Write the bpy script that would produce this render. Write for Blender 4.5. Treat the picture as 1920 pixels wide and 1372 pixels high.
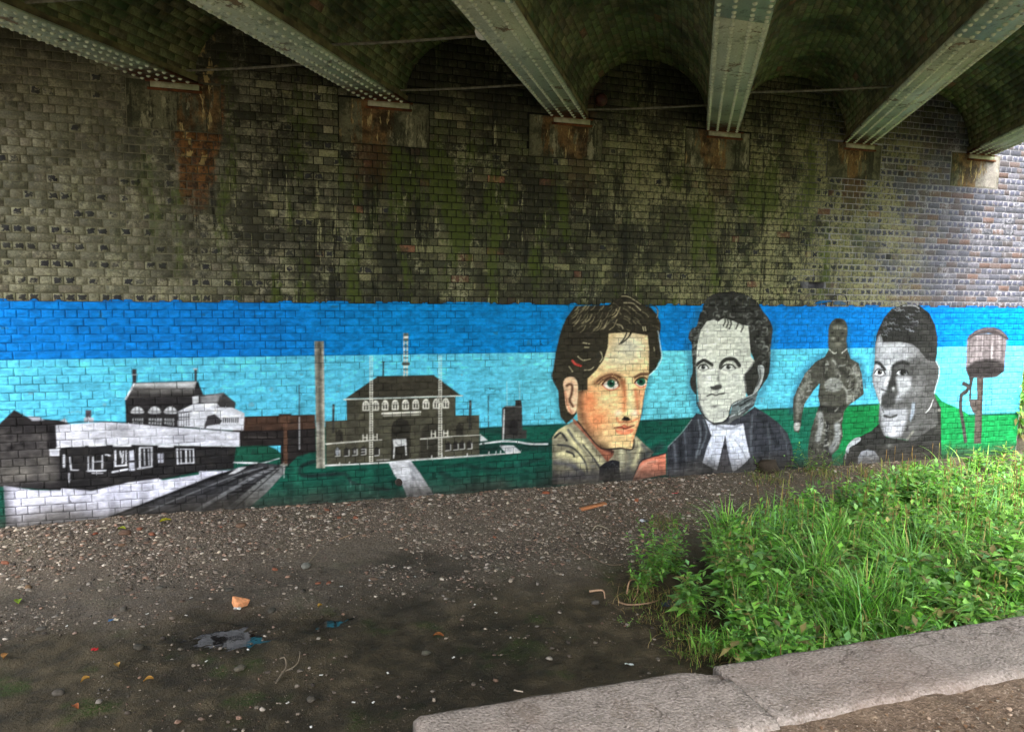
import bpy, math, random
import numpy as np

# ------------------------------------------------------------------ camera, sky, sun, exposure
scene = bpy.context.scene
COL = scene.collection
for o in list(bpy.data.objects):
    bpy.data.objects.remove(o)
F_PX, YAW, PITCH, ROLL = 1400.0, math.radians(18.0), math.radians(6.37), math.radians(0.93)
EYE = np.array([0.0, -9.239, 3.0])
fw = np.array([math.sin(YAW) * math.cos(PITCH), math.cos(YAW) * math.cos(PITCH), -math.sin(PITCH)])
r0 = np.array([math.cos(YAW), -math.sin(YAW), 0.0])
u0 = np.cross(r0, fw)
RT = math.cos(ROLL) * r0 + math.sin(ROLL) * u0
UP = -math.sin(ROLL) * r0 + math.cos(ROLL) * u0
cam_d = bpy.data.cameras.new('camera')
cam_d.sensor_fit = 'HORIZONTAL'
cam_d.sensor_width = 36.0
cam_d.lens = 36.0 * F_PX / 1920.0
cam_d.clip_start = 0.05
cam_d.clip_end = 2000.0
cam = bpy.data.objects.new('camera', cam_d)
COL.objects.link(cam)
from mathutils import Matrix
cam.matrix_world = Matrix(((RT[0], UP[0], -fw[0], EYE[0]), (RT[1], UP[1], -fw[1], EYE[1]),
                           (RT[2], UP[2], -fw[2], EYE[2]), (0, 0, 0, 1)))
scene.camera = cam

SUN_EL, SUN_AZ = 58.0, 205.0         # overcast: a broad bright patch of sky behind the viewer
world = bpy.data.worlds.new('World')
scene.world = world
world.use_nodes = True
wn = world.node_tree.nodes
sky = wn.new('ShaderNodeTexSky')
sky.sky_type = 'NISHITA'
sky.sun_disc = False
sky.sun_elevation = math.radians(SUN_EL)
sky.sun_rotation = math.radians(SUN_AZ)
sky.air_density = 1.0
sky.dust_density = 5.0
sky.ozone_density = 1.0
wn['Background'].inputs[1].default_value = 0.15
hs = wn.new('ShaderNodeHueSaturation')
hs.inputs['Saturation'].default_value = 0.35       # cloud cover greys the sky
world.node_tree.links.new(sky.outputs[0], hs.inputs['Color'])
world.node_tree.links.new(hs.outputs[0], wn['Background'].inputs[0])

sun_d = bpy.data.lights.new('sun', 'SUN')
sun_d.energy = 0.7
sun_d.angle = math.radians(40.0)
sun_d.color = (1.0, 0.96, 0.9)
sun = bpy.data.objects.new('sun', sun_d)
COL.objects.link(sun)
az, el = math.radians(SUN_AZ), math.radians(SUN_EL)
sdir = np.array([math.sin(az) * math.cos(el), math.cos(az) * math.cos(el), math.sin(el)])   # towards the sun
from mathutils import Vector
sun.rotation_euler = Vector(sdir).to_track_quat('Z', 'Y').to_euler()

scene.view_settings.view_transform = 'Standard'
scene.view_settings.look = 'None'
scene.view_settings.gamma = 1.0
scene.view_settings.use_curve_mapping = False
scene.view_settings.exposure = 2.9
scene.render.engine = 'CYCLES'
scene.cycles.max_bounces = 6
scene.cycles.diffuse_bounces = 4
scene.cycles.use_denoising = True

rng = np.random.default_rng(11)
random.seed(5)

# ------------------------------------------------------------------ helpers
def ray(px, py):
    return (px - 960) / F_PX * RT - (py - 686) / F_PX * UP + fw
def at(px, py, z):
    d = ray(px, py)
    t = (z - EYE[2]) / d[2]
    return EYE + d * t
def on_wall(px, py):
    d = ray(px, py)
    t = (0 - EYE[1]) / d[1]
    q = EYE + d * t
    return q[0], q[2]
def project(P):
    v = np.asarray(P, float) - EYE
    w = v @ fw
    return 960 + F_PX * (v @ RT) / w, 686 - F_PX * (v @ UP) / w, w
def lin(c):
    c = np.asarray(c, float) / 255.0
    return np.where(c <= 0.04045, c / 12.92, ((c + 0.055) / 1.055) ** 2.4)
def L4(*c):
    return tuple(lin(c)) + (1.0,)
def sstep(a, b, x):
    t = np.clip((x - a) / (b - a), 0, 1)
    return t * t * (3 - 2 * t)

def _hash(ix, iy, seed):
    n = (ix.astype(np.int64) * 374761393 + iy.astype(np.int64) * 668265263 + seed * 1274126177) & 0x7fffffff
    n = ((n ^ (n >> 13)) * 1274126177) & 0x7fffffff
    n = n ^ (n >> 16)
    return (n & 0xffff) / 65535.0
def vnoise(x, y, seed=0):
    x = np.asarray(x, float); y = np.asarray(y, float)
    ix = np.floor(x); iy = np.floor(y)
    fx = x - ix; fy = y - iy
    fx = fx * fx * (3 - 2 * fx); fy = fy * fy * (3 - 2 * fy)
    a = _hash(ix, iy, seed); b = _hash(ix + 1, iy, seed)
    c = _hash(ix, iy + 1, seed); d = _hash(ix + 1, iy + 1, seed)
    return (a * (1 - fx) + b * fx) * (1 - fy) + (c * (1 - fx) + d * fx) * fy
def fbm(x, y, seed=0, octv=4):
    s = 0; a = 0.5
    for i in range(octv):
        s = s + a * vnoise(x * 2 ** i, y * 2 ** i, seed + i * 17)
        a *= 0.5
    return s

def tag(o, label=None, cat=None, group=None, kind=None):
    if label: o['label'] = label
    if cat: o['category'] = cat
    if group: o['group'] = group
    if kind: o['kind'] = kind
    return o
def empty(name, loc=(0, 0, 0)):
    o = bpy.data.objects.new(name, None)
    o.empty_display_size = 0.1
    o.location = loc
    COL.objects.link(o)
    return o
def make_mesh(name, verts, quads=None, tris=None, mat=None, attrs=None, smooth=False):
    verts = np.asarray(verts, np.float32).reshape(-1, 3)
    me = bpy.data.meshes.new(name)
    nq = 0 if quads is None else len(quads)
    nt = 0 if tris is None else len(tris)
    loops = []
    if nq: loops.append(np.asarray(quads, np.int32).ravel())
    if nt: loops.append(np.asarray(tris, np.int32).ravel())
    loops = np.concatenate(loops)
    me.vertices.add(len(verts)); me.vertices.foreach_set('co', verts.ravel())
    me.loops.add(len(loops)); me.loops.foreach_set('vertex_index', loops)
    me.polygons.add(nq + nt)
    start = np.concatenate([np.arange(nq) * 4, nq * 4 + np.arange(nt) * 3]).astype(np.int32)
    me.polygons.foreach_set('loop_start', start)
    if smooth:
        me.polygons.foreach_set('use_smooth', np.ones(nq + nt, bool))
    if attrs:
        for k, (typ, arr) in attrs.items():
            a = me.attributes.new(k, typ, 'POINT')
            arr = np.asarray(arr, np.float32)
            a.data.foreach_set('color' if typ == 'FLOAT_COLOR' else ('vector' if typ == 'FLOAT_VECTOR' else 'value'), arr.ravel())
    me.update(calc_edges=True)
    me.validate()
    if mat: me.materials.append(mat)
    return me
def obj(name, me, parent=None, loc=None):
    o = bpy.data.objects.new(name, me)
    COL.objects.link(o)
    if parent is not None:
        o.parent = parent
        if loc is None: o.location = (-parent.location[0], -parent.location[1], -parent.location[2])
        else: o.location = (loc[0] - parent.location[0], loc[1] - parent.location[1], loc[2] - parent.location[2])
    elif loc is not None:
        o.location = loc
    return o
class Acc:
    """collects shapes into one mesh"""
    def __init__(self): self.v = []; self.q = []; self.t = []; self.n = 0; self.a = {}
    def add(self, v, quads=None, tris=None, **attrs):
        v = np.asarray(v, float).reshape(-1, 3)
        if quads is not None and len(quads): self.q.append(np.asarray(quads) + self.n)
        if tris is not None and len(tris): self.t.append(np.asarray(tris) + self.n)
        for k, val in attrs.items():
            val = np.asarray(val, float)
            if val.ndim == 1: val = np.tile(val, (len(v), 1))
            self.a.setdefault(k, []).append(val)
        self.v.append(v); self.n += len(v)
    def mesh(self, name, mat, smooth=False, types=None):
        at_ = {k: ((types or {}).get(k, 'FLOAT_COLOR'), np.concatenate(x)) for k, x in self.a.items()}
        return make_mesh(name, np.concatenate(self.v), np.concatenate(self.q) if self.q else None,
                         np.concatenate(self.t) if self.t else None, mat, at_, smooth)
def box_v(x0, x1, y0, y1, z0, z1):
    return np.array([[x0,y0,z0],[x1,y0,z0],[x1,y1,z0],[x0,y1,z0],[x0,y0,z1],[x1,y0,z1],[x1,y1,z1],[x0,y1,z1]], float)
BOXQ = np.array([[0,3,2,1],[4,5,6,7],[0,1,5,4],[1,2,6,5],[2,3,7,6],[3,0,4,7]])
def tube(acc, pts, rad, n=6, **attrs):
    pts = np.asarray(pts, float); m = len(pts)
    rad = np.full(m, rad) if np.isscalar(rad) else np.asarray(rad, float)
    d = np.gradient(pts, axis=0); d /= np.linalg.norm(d, axis=1, keepdims=True) + 1e-9
    ref = np.array([0, 0, 1.0]) if abs(d[:, 2]).mean() < 0.8 else np.array([1.0, 0, 0])
    a = np.cross(d, ref); a /= np.linalg.norm(a, axis=1, keepdims=True) + 1e-9
    b = np.cross(d, a)
    th = np.arange(n) / n * 2 * np.pi
    V = pts[:, None, :] + rad[:, None, None] * (np.cos(th)[None, :, None] * a[:, None, :] + np.sin(th)[None, :, None] * b[:, None, :])
    i = np.arange(m - 1)[:, None] * n; j = np.arange(n)[None, :]; j2 = (j + 1) % n
    Q = np.stack([i + j, i + j2, i + n + j2, i + n + j], -1).reshape(-1, 4)
    V = V.reshape(-1, 3)
    caps = []
    for base in (0, (m - 1) * n):
        for k in range(1, n - 1): caps.append([base, base + k, base + k + 1])
    acc.add(V, quads=Q, tris=np.array(caps), **attrs)

# node shorthand
class NT:
    def __init__(self, name):
        self.m = bpy.data.materials.new(name); self.m.use_nodes = True
        self.t = self.m.node_tree; self.n = self.t.nodes
        self.b = self.n['Principled BSDF']
        self.b.inputs['Specular IOR Level'].default_value = 0.3
    def set(self, sock, v):
        if v is None: return
        if hasattr(v, 'is_output'): self.t.links.new(v, sock)
        else:
            if sock.type == 'RGBA' and np.ndim(v) == 1 and len(v) == 3: v = tuple(v) + (1.0,)
            sock.default_value = v
    def pos(self):
        return self.n.new('ShaderNodeNewGeometry').outputs['Position']
    def attr(self, name, out='Color'):
        a = self.n.new('ShaderNodeAttribute'); a.attribute_name = name
        return a.outputs[out]
    def sep(self, v):
        s = self.n.new('ShaderNodeSeparateXYZ'); self.set(s.inputs[0], v); return s.outputs
    def map(self, v, scale=(1, 1, 1), loc=(0, 0, 0)):
        s = self.n.new('ShaderNodeMapping'); self.set(s.inputs[0], v)
        s.inputs['Scale'].default_value = scale; s.inputs['Location'].default_value = loc
        return s.outputs[0]
    def noise(self, v, scale, detail=3, rough=0.55, col=False):
        s = self.n.new('ShaderNodeTexNoise'); self.set(s.inputs['Vector'], v)
        s.inputs['Scale'].default_value = scale; s.inputs['Detail'].default_value = detail
        s.inputs['Roughness'].default_value = rough
        return s.outputs['Color' if col else 'Fac']
    def voro(self, v, scale, out='Distance'):
        s = self.n.new('ShaderNodeTexVoronoi'); self.set(s.inputs['Vector'], v)
        s.inputs['Scale'].default_value = scale
        return s.outputs[out]
    def math(self, op, a, b=None, clamp=False):
        s = self.n.new('ShaderNodeMath'); s.operation = op; s.use_clamp = clamp
        self.set(s.inputs[0], a); self.set(s.inputs[1], b); return s.outputs[0]
    def ramp(self, f, lo, hi, a=0.0, b=1.0, smooth=True):
        s = self.n.new('ShaderNodeMapRange'); s.interpolation_type = 'SMOOTHSTEP' if smooth else 'LINEAR'
        self.set(s.inputs['Value'], f)
        for k, v in (('From Min', lo), ('From Max', hi), ('To Min', a), ('To Max', b)): s.inputs[k].default_value = v
        return s.outputs[0]
    def mix(self, f, a, b, mode='MIX'):
        s = self.n.new('ShaderNodeMix'); s.data_type = 'RGBA'; s.blend_type = mode
        self.set(s.inputs[0], f); self.set(s.inputs[6], a); self.set(s.inputs[7], b)
        return s.outputs[2]
    def bump(self, h, strength=0.4, dist=0.01):
        s = self.n.new('ShaderNodeBump'); s.inputs['Strength'].default_value = strength
        s.inputs['Distance'].default_value = dist
        self.set(s.inputs['Height'], h); self.t.links.new(s.outputs[0], self.b.inputs['Normal'])
    def out(self, col, rough=0.85, metal=0.0):
        self.set(self.b.inputs['Base Color'], col); self.set(self.b.inputs['Roughness'], rough)
        self.b.inputs['Metallic'].default_value = metal
        return self.m
    def grey(self, f):
        s = self.n.new('ShaderNodeCombineColor')
        for i in range(3): self.set(s.inputs[i], f)
        return s.outputs[0]

# ------------------------------------------------------------------ the mural, painted on a raster in wall coordinates (metres)
CH, SL = 0.09, 0.2293                       # course height, stretcher length with joint
Z_TOP = 2.718                               # top of the painted band
X_JOINT = -2.635
WALL_L, WALL_R = -6.2, 12.07
RX0, RDX = -4.2, 0.006
RW, RH = int((WALL_R - RX0) / RDX) + 2, 512
RZ1 = RH * RDX
IMG = np.zeros((RH, RW, 3)); PNT = np.zeros((RH, RW)); FIG = np.zeros((RH, RW), np.int16)
GX = RX0 + (np.arange(RW) + 0.5) * RDX
GZ = (np.arange(RH) + 0.5) * RDX
FIGS = ['', 'painted_upper_sky', 'painted_lower_sky', 'painted_field', 'painted_station', 'painted_railway_track', 'painted_viaduct',
        'painted_chimney', 'painted_pumping_house', 'painted_portrait', 'painted_portrait', 'painted_player', 'painted_portrait',
        'painted_water_tower', 'painted_road']
CUR = dict(ox=0, oy=0, s=1.0, fig=1, clip=None)
def frame(ox, oy, s, fig): CUR.update(ox=ox, oy=oy, s=s, fig=fig, clip=None)
def WP(pts):
    return np.array([on_wall(x / CUR['s'] + CUR['ox'], y / CUR['s'] + CUR['oy']) for x, y in pts])
def mpu(p):
    a = on_wall(p[0] / CUR['s'] + CUR['ox'], p[1] / CUR['s'] + CUR['oy'])
    b = on_wall((p[0] + 1) / CUR['s'] + CUR['ox'], (p[1] + 1) / CUR['s'] + CUR['oy'])
    return (abs(a[0] - b[0]) + abs(a[1] - b[1])) / 2
def crom(pts, closed, k=5):
    P = [np.array(p, float) for p in pts]; n = len(P); out = []
    for i in range(n if closed else n - 1):
        if closed: a, b, c, d = P[i - 1], P[i], P[(i + 1) % n], P[(i + 2) % n]
        else: a, b, c, d = P[max(i - 1, 0)], P[i], P[i + 1], P[min(i + 2, n - 1)]
        for t in np.arange(k) / k:
            out.append(0.5 * (2 * b + (c - a) * t + (2 * a - 5 * b + 4 * c - d) * t * t + (3 * b - a - 3 * c + d) * t ** 3))
    if not closed: out.append(P[-1])
    return out
def _win(lo, hi):
    i0 = max(int((lo[0] - RX0) / RDX), 0); i1 = min(int((hi[0] - RX0) / RDX) + 2, RW)
    j0 = max(int(lo[1] / RDX), 0); j1 = min(int(hi[1] / RDX) + 2, RH)
    return i0, i1, j0, j1
def _segdist(X, Z, a, b):
    d = b - a; L = (d ** 2).sum() + 1e-12
    t = np.clip(((X - a[0]) * d[0] + (Z - a[1]) * d[1]) / L, 0, 1)
    return np.hypot(X - a[0] - t * d[0], Z - a[1] - t * d[1])
def _apply(A, w, col, fig=None):
    i0, i1, j0, j1 = w
    if CUR['clip'] is not None: A = A * CUR['clip'][j0:j1, i0:i1]
    c = np.asarray(col, float) / 255.0
    IMG[j0:j1, i0:i1] = IMG[j0:j1, i0:i1] * (1 - A[..., None]) + c * A[..., None]
    PNT[j0:j1, i0:i1] = np.maximum(PNT[j0:j1, i0:i1], A)
    if fig != 0:
        FIG[j0:j1, i0:i1][A > 0.45] = CUR['fig'] if fig is None else fig
def _polymask(P, soft):
    s = max(soft, 0.008)
    w = _win(P.min(0) - s, P.max(0) + s); i0, i1, j0, j1 = w
    if i1 <= i0 or j1 <= j0: return None, None
    X, Z = np.meshgrid(GX[i0:i1], GZ[j0:j1])
    ins = np.zeros(X.shape, bool); D = np.full(X.shape, 9.0)
    n = len(P)
    for k in range(n):
        a, b = P[k], P[(k + 1) % n]
        if (a[1] > Z[0, 0] - RDX or b[1] > Z[0, 0] - RDX) and a[1] != b[1]:
            c = ((a[1] > Z) != (b[1] > Z)) & (X < (b[0] - a[0]) * (Z - a[1]) / (b[1] - a[1]) + a[0])
            ins ^= c
        D = np.minimum(D, _segdist(X, Z, a, b))
    sd = np.where(ins, D, -D)
    return np.clip(0.5 + sd / s, 0, 1), w
def fill(pts, col, a=1.0, soft=0.0, smooth=False, fig=None, clip=False):
    """soft is in picture units of the current frame; clip=True keeps later strokes inside this shape"""
    if smooth: pts = crom(pts, True)
    A, w = _polymask(WP(pts), soft * mpu(pts[0]))
    if A is None: return
    old = CUR['clip']
    _apply(A * a, w, col, fig)
    if clip:
        M = np.zeros((RH, RW)); M[w[2]:w[3], w[0]:w[1]] = A
        CUR['clip'] = M
def stroke(pts, width, col, a=1.0, soft=0.0, smooth=True, fig=0):
    if smooth and len(pts) > 2: pts = crom(pts, False)
    m = mpu(pts[0]); P = WP(pts); hw = width * m / 2; s = max(soft * m, 0.007)
    w = _win(P.min(0) - hw - s, P.max(0) + hw + s); i0, i1, j0, j1 = w
    if i1 <= i0 or j1 <= j0: return
    X, Z = np.meshgrid(GX[i0:i1], GZ[j0:j1]); D = np.full(X.shape, 9.0)
    for k in range(len(P) - 1): D = np.minimum(D, _segdist(X, Z, P[k], P[k + 1]))
    _apply(np.clip(0.5 + (hw - D) / s, 0, 1) * min(1.0, (2 * hw) / 0.006) * a, w, col, fig)
def blob(x, y, rx, ry, col, a=0.6):
    fillp = [(x + rx * 1.6 * math.cos(t), y + ry * 1.6 * math.sin(t)) for t in np.linspace(0, 2 * math.pi, 9)]
    P = WP(fillp); c = WP([(x, y)])[0]; ex = WP([(x + rx, y)])[0]; ez = WP([(x, y + ry)])[0]
    w = _win(P.min(0), P.max(0)); i0, i1, j0, j1 = w
    if i1 <= i0 or j1 <= j0: return
    X, Z = np.meshgrid(GX[i0:i1], GZ[j0:j1])
    r2 = ((X - c[0]) / (ex[0] - c[0])) ** 2 + ((Z - c[1]) / (ez[1] - c[1])) ** 2
    _apply(np.exp(-r2 * 1.6) * a, w, col, 0)
def oval(x, y, rx, ry, col, a=1.0, soft=0.0, fig=None, clip=False):
    fill([(x + rx * math.cos(t), y + ry * math.sin(t)) for t in np.linspace(0, 2 * math.pi, 17)[:-1]], col, a, soft, fig=fig, clip=clip)
def unclip(): CUR['clip'] = None
def mottle(x0, x1, y0, y1, cols, n, r, a=0.5, seed=1):
    q = random.Random(seed)
    for _ in range(n):
        blob(q.uniform(x0, x1), q.uniform(y0, y1), r * q.uniform(0.5, 1.4), r * q.uniform(0.3, 0.9), q.choice(cols), a * q.uniform(0.4, 1))

def paint_mural():
    R1 = (0, 540, 2.983); R2 = (440, 540, 3.266); R3 = (600, 600, 3.811); R4 = (1010, 540, 3.611)
    R5 = (1200, 530, 3.61); R6 = (1460, 540, 3.922); R7 = (1560, 540, 3.918); R8 = (1740, 540, 4.289)
    # ---- sky bands and field
    top = int(Z_TOP / RDX); mid = int((Z_TOP - 7 * CH) / RDX)
    IMG[:mid] = np.array([88, 194, 226]) / 255; FIG[:mid] = 2
    IMG[mid:top] = np.array([0, 122, 208]) / 255; FIG[mid:top] = 1
    PNT[:top] = 1
    gg = (sstep(-.5, 1.5, GX) * (1 - sstep(4.5, 6.5, GX)))[None, :, None] * .7
    IMG[mid:top] = IMG[mid:top] * (1 - gg) + np.array([0, 132, 196]) / 255 * gg
    g = sstep(2.0, 4.5, GX)[None, :, None] * (1 - sstep(6, 8, GX))[None, :, None]
    IMG[:mid] = IMG[:mid] * (1 - 0.8 * g) + np.array([108, 205, 216]) / 255 * 0.8 * g
    g = sstep(1.0, 2.2, GZ)[:, None, None]
    IMG[:mid] = IMG[:mid] * (0.94 + 0.08 * g[:mid])
    for q_ in range(5):
        wob = (fbm(GX * 7, GX * 0 + 3, 140) > .47 + .03 * q_)[None, :] & (np.arange(1) == 0)[:, None]
        IMG[top + q_, wob[0]] = IMG[top - 1, wob[0]]; FIG[top + q_, wob[0]] = 1; PNT[top + q_, wob[0]] = 1
    frame(0, 0, 1, 3)
    GL, GM, GR = (16, 74, 60), (24, 98, 76), (18, 122, 64)
    fill([(-300, 800), (0, 800), (450, 795), (590, 800), (899, 802), (1060, 794), (1200, 788), (1330, 781), (1430, 767), (1500, 764), (1643, 757),
          (1755, 738), (1766, 752), (1796, 765), (1817, 777), (1990, 773), (1990, 1100), (-300, 1100)], GL)
    fill([(1180, 700), (1480, 700), (1480, 1100), (1180, 1100)], GM, soft=60, a=1, fig=0) if False else None
    M = (FIG == 3)
    t1 = sstep(5.0, 6.6, GX)[None, :, None]; t2 = sstep(8.0, 8.5, GX)[None, :, None]
    base = np.array(GL) * (1 - t1) + np.array(GM) * t1
    base = (base * (1 - t2) + np.array(GR) * t2) / 255.0
    XX, ZZ = np.meshgrid(GX, GZ)
    IMG[M] = (np.broadcast_to(base, IMG.shape) * (0.78 + 0.44 * fbm(XX * 1.5, ZZ * 4, 5))[..., None])[M]
    for p, q in (((890, 803), (1062, 795)), ((1200, 789), (1310, 783)), ((1430, 768), (1500, 765)), ((1590, 761), (1645, 758)), ((1817, 778), (1915, 774))):
        stroke([p, q], 3, (20, 60, 60), 0.7, soft=3)
    # dark landscape strokes on the field
    frame(*R3, 3)
    for pts, w in (([(860, 1050), (1000, 1040), (1300, 1060), (1600, 985)], 26), ([(870, 1090), (930, 1130), (1010, 1160)], 40), ([(1150, 920), (1400, 905), (1640, 900)], 60),
                   ([(1640, 860), (1720, 800), (1753, 780)], 22), ([(1140, 790), (1290, 800)], 30)):
        stroke(pts, w, (24, 38, 36), 0.55, soft=24)
    blob(1300, 1170, 45, 40, (70, 80, 66), 0.5)
    mottle(0, 1650, 1030, 1280, [(30, 110, 86), (14, 60, 48), (36, 96, 84)], 70, 50, 0.45, 3)
    frame(*R2, 3)
    stroke([(490, 1060), (420, 1085), (395, 1120), (430, 1150), (560, 1142), (680, 1140), (720, 1190), (830, 1215), (940, 1235)], 22, (22, 34, 34), 0.85, soft=12)
    mottle(200, 1000, 1040, 1330, [(34, 108, 84), (16, 58, 48)], 50, 60, 0.4, 8)
    for x, y in ((710, 1185), (768, 1205), (828, 1225), (880, 1245)):
        stroke([(x, y), (x, y + 34)], 5, (150, 180, 175), 0.45, soft=5)
    # ---- viaduct
    frame(*R2, 6)
    fill([(-10, 795), (60, 788), (492, 775), (497, 1000), (385, 1030), (330, 1085), (280, 1085), (280, 965), (-10, 968)], (34, 30, 29))
    fill([(30, 790), (60, 788), (492, 775), (496, 858), (310, 870), (-10, 872)], (64, 46, 36), clip=True)
    mottle(0, 500, 780, 870, [(84, 60, 46), (40, 32, 28)], 30, 26, 0.5, 4); unclip()
    stroke([(60, 912), (250, 915)], 5, (120, 115, 110), 0.5)
    fill([(272, 772), (342, 772), (338, 820), (322, 832), (326, 1085), (294, 1085), (300, 870), (280, 822)], (84, 60, 46))
    stroke([(272, 774), (345, 773)], 7, (30, 24, 22)); stroke([(300, 830), (300, 1075)], 4, (45, 30, 26), 0.7)
    fill([(205, 966), (281, 963), (281, 1012), (255, 985)], (92, 196, 226))
    fill([(-20, 985), (60, 972), (130, 965), (210, 970), (260, 1000), (278, 1016), (276, 1040), (150, 1066), (-20, 1068)], (22, 78, 60), smooth=True)
    stroke([(-20, 1066), (150, 1072), (272, 1042)], 7, (214, 214, 220))
    stroke([(395, 595), (396, 790)], 6, (54, 60, 62), 0.85); stroke([(396, 790), (397, 985)], 7, (170, 172, 174), 0.9)
    blob(410, 725, 28, 40, (40, 90, 100), 0.35)
    # ---- railway track
    frame(*R2, 5)
    fill([(-850, 1425), (-130, 1143), (52, 1090), (150, 1068), (315, 1084), (302, 1135), (195, 1252), (70, 1358), (0, 1400)], (50, 50, 53), clip=True)
    fill([(315, 1084), (240, 1105), (60, 1255), (-80, 1372), (70, 1372), (200, 1245), (303, 1140)], (118, 120, 120), fig=0)
    mottle(-80, 310, 1090, 1370, [(70, 72, 72), (150, 152, 150), (40, 40, 40)], 120, 13, 0.6, 5)
    for pts, w, c in (([(-760, 1400), (-100, 1150), (110, 1085)], 20, (18, 18, 20)), ([(-640, 1410), (-30, 1160), (170, 1098)], 9, (120, 122, 126)),
                      ([(-560, 1420), (20, 1165), (205, 1098)], 12, (22, 22, 24)), ([(-300, 1400), (90, 1170), (232, 1104)], 22, (128, 130, 134)),
                      ([(-230, 1400), (70, 1225), (250, 1106)], 7, (24, 24, 26)), ([(-60, 1400), (150, 1215), (270, 1110)], 7, (30, 30, 32))):
        stroke(pts, w, c, 0.85, soft=5)
    for k in range(11):
        t = k / 10.0
        stroke([(-160 + 330 * t, 1345 - 235 * t), (-60 + 320 * t, 1330 - 215 * t)], 6, (16, 16, 18), 0.7, soft=3)
    mottle(-600, 0, 1180, 1420, [(90, 92, 98), (26, 26, 28)], 70, 26, 0.4, 6)
    fill([(20, 1100), (75, 1092), (50, 1110), (0, 1135), (-40, 1140)], (205, 206, 210), fig=0)
    unclip()
    stroke([(300, 1070), (302, 1160)], 6, (190, 192, 190), 0.8); stroke([(285, 1082), (322, 1082)], 12, (150, 148, 140), 0.9)
    # ---- station
    frame(*R1, 4)
    fill([(-20, 775), (80, 680), (165, 728), (345, 740), (360, 728), (386, 758), (335, 900), (338, 1132), (-20, 1108)], (34, 32, 33), clip=True)
    fill([(-20, 800), (318, 800), (330, 1060), (-20, 1090)], (74, 71, 70), a=0.75, soft=60, fig=0)
    mottle(-10, 330, 790, 960, [(34, 32, 32), (96, 92, 88), (22, 20, 22)], 90, 24, 0.5, 7)
    mottle(-10, 330, 960, 1080, [(112, 108, 102), (80, 78, 72)], 26, 60, 0.45, 9)
    fill([(262, 770), (320, 770), (325, 900), (270, 900)], (22, 20, 22), a=0.8, soft=20, fig=0); unclip()
    fill([(150, 714), (218, 720), (252, 740), (180, 742)], (176, 180, 192))
    fill([(335, 742), (362, 728), (380, 752)], (190, 192, 200))
    fill([(478, 682), (510, 682), (510, 726), (478, 726)], (72, 66, 72)); fill([(470, 724), (523, 724), (523, 752), (470, 752)], (176, 178, 186))
    # building on the hill behind
    fill([(700, 625), (745, 530), (770, 528), (1105, 520), (1140, 600), (1120, 640), (1130, 780), (705, 780)], (38, 36, 37))
    fill([(715, 615), (758, 532), (1100, 522), (1075, 608)], (92, 90, 88), clip=True)
    fill([(750, 545), (765, 528), (1105, 520), (1085, 560)], (200, 202, 204), soft=30, fig=0)
    stroke([(720, 600), (1080, 600)], 24, (36, 34, 34), 0.8, soft=22); unclip()
    stroke([(703, 620), (752, 532)], 10, (216, 218, 222))
    for x in (768, 865, 953):
        fill([(x - 33, 700), (x - 26, 674), (x, 662), (x + 26, 674), (x + 34, 700)], (200, 202, 206), smooth=True)
        stroke([(x - 12, 668), (x - 12, 700)], 3, (40, 40, 40)); stroke([(x + 12, 668), (x + 12, 700)], 3, (40, 40, 40)); stroke([(x - 32, 688), (x + 32, 688)], 3, (40, 40, 40))
    for x0, x1 in ((742, 800), (832, 905), (920, 972)):
        fill([(x0, 728), (x1, 728), (x1, 772), (x0, 760)], (176, 178, 182))
        for k in range(1, 5): stroke([(x0 + (x1 - x0) * k / 5, 726), (x0 + (x1 - x0) * k / 5, 772)], 5, (34, 34, 34))
        stroke([(x0, 745), (x1, 748)], 5, (34, 34, 34))
    fill([(738, 452), (764, 452), (762, 532), (742, 532)], (48, 44, 46)); stroke([(740, 484), (765, 484)], 5, (200, 200, 204))
    fill([(1087, 450), (1101, 450), (1100, 520), (1088, 520)], (56, 52, 52)); stroke([(1083, 453), (1104, 453)], 7, (180, 180, 184))
    # glass-sided extension
    fill([(1076, 606), (1112, 600), (1114, 640), (1078, 650)], (190, 192, 196))
    fill([(1120, 600), (1252, 586), (1318, 640), (1310, 700), (1120, 700)], (58, 56, 56))
    fill([(1120, 602), (1250, 587), (1210, 642), (1125, 640)], (128, 128, 130), soft=14)
    fill([(995, 690), (1085, 646), (1212, 644), (1230, 665), (1300, 668), (1368, 700), (1362, 795), (1160, 790), (1100, 780), (995, 775)], (206, 208, 216), clip=True)
    fill([(1160, 715), (1200, 705), (1245, 740), (1230, 760), (1160, 770), (1150, 785), (1140, 780)], (56, 54, 56), fig=0)
    for k in range(5): stroke([(1000 + k * 14, 700), (1000 + k * 14, 770)], 4, (60, 60, 62))
    stroke([(998, 722), (1060, 722)], 4, (60, 60, 62)); stroke([(995, 700), (1070, 690)], 5, (60, 60, 62))
    fill([(1244, 724), (1336, 724), (1336, 752), (1244, 752)], (40, 40, 42), fig=0)
    for k in range(9): stroke([(1244 + k * 11.5, 722), (1244 + k * 11.5, 754)], 5, (214, 216, 222))
    stroke([(1215, 665), (1300, 668)], 4, (80, 80, 84)); stroke([(1215, 645), (1215, 700)], 3, (120, 120, 124)); unclip()
    # long canopy
    fill([(330, 888), (590, 872), (1320, 882), (1306, 1010), (1115, 1026), (890, 1072), (512, 1134), (335, 1128)], (30, 29, 30), clip=True)
    mottle(340, 1310, 890, 1110, [(46, 44, 42), (18, 17, 18), (60, 57, 52)], 120, 26, 0.5, 11); unclip()
    fill([(310, 766), (590, 748), (1340, 805), (1340, 882), (900, 874), (590, 872), (318, 892)], (202, 203, 213), clip=True)
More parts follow.
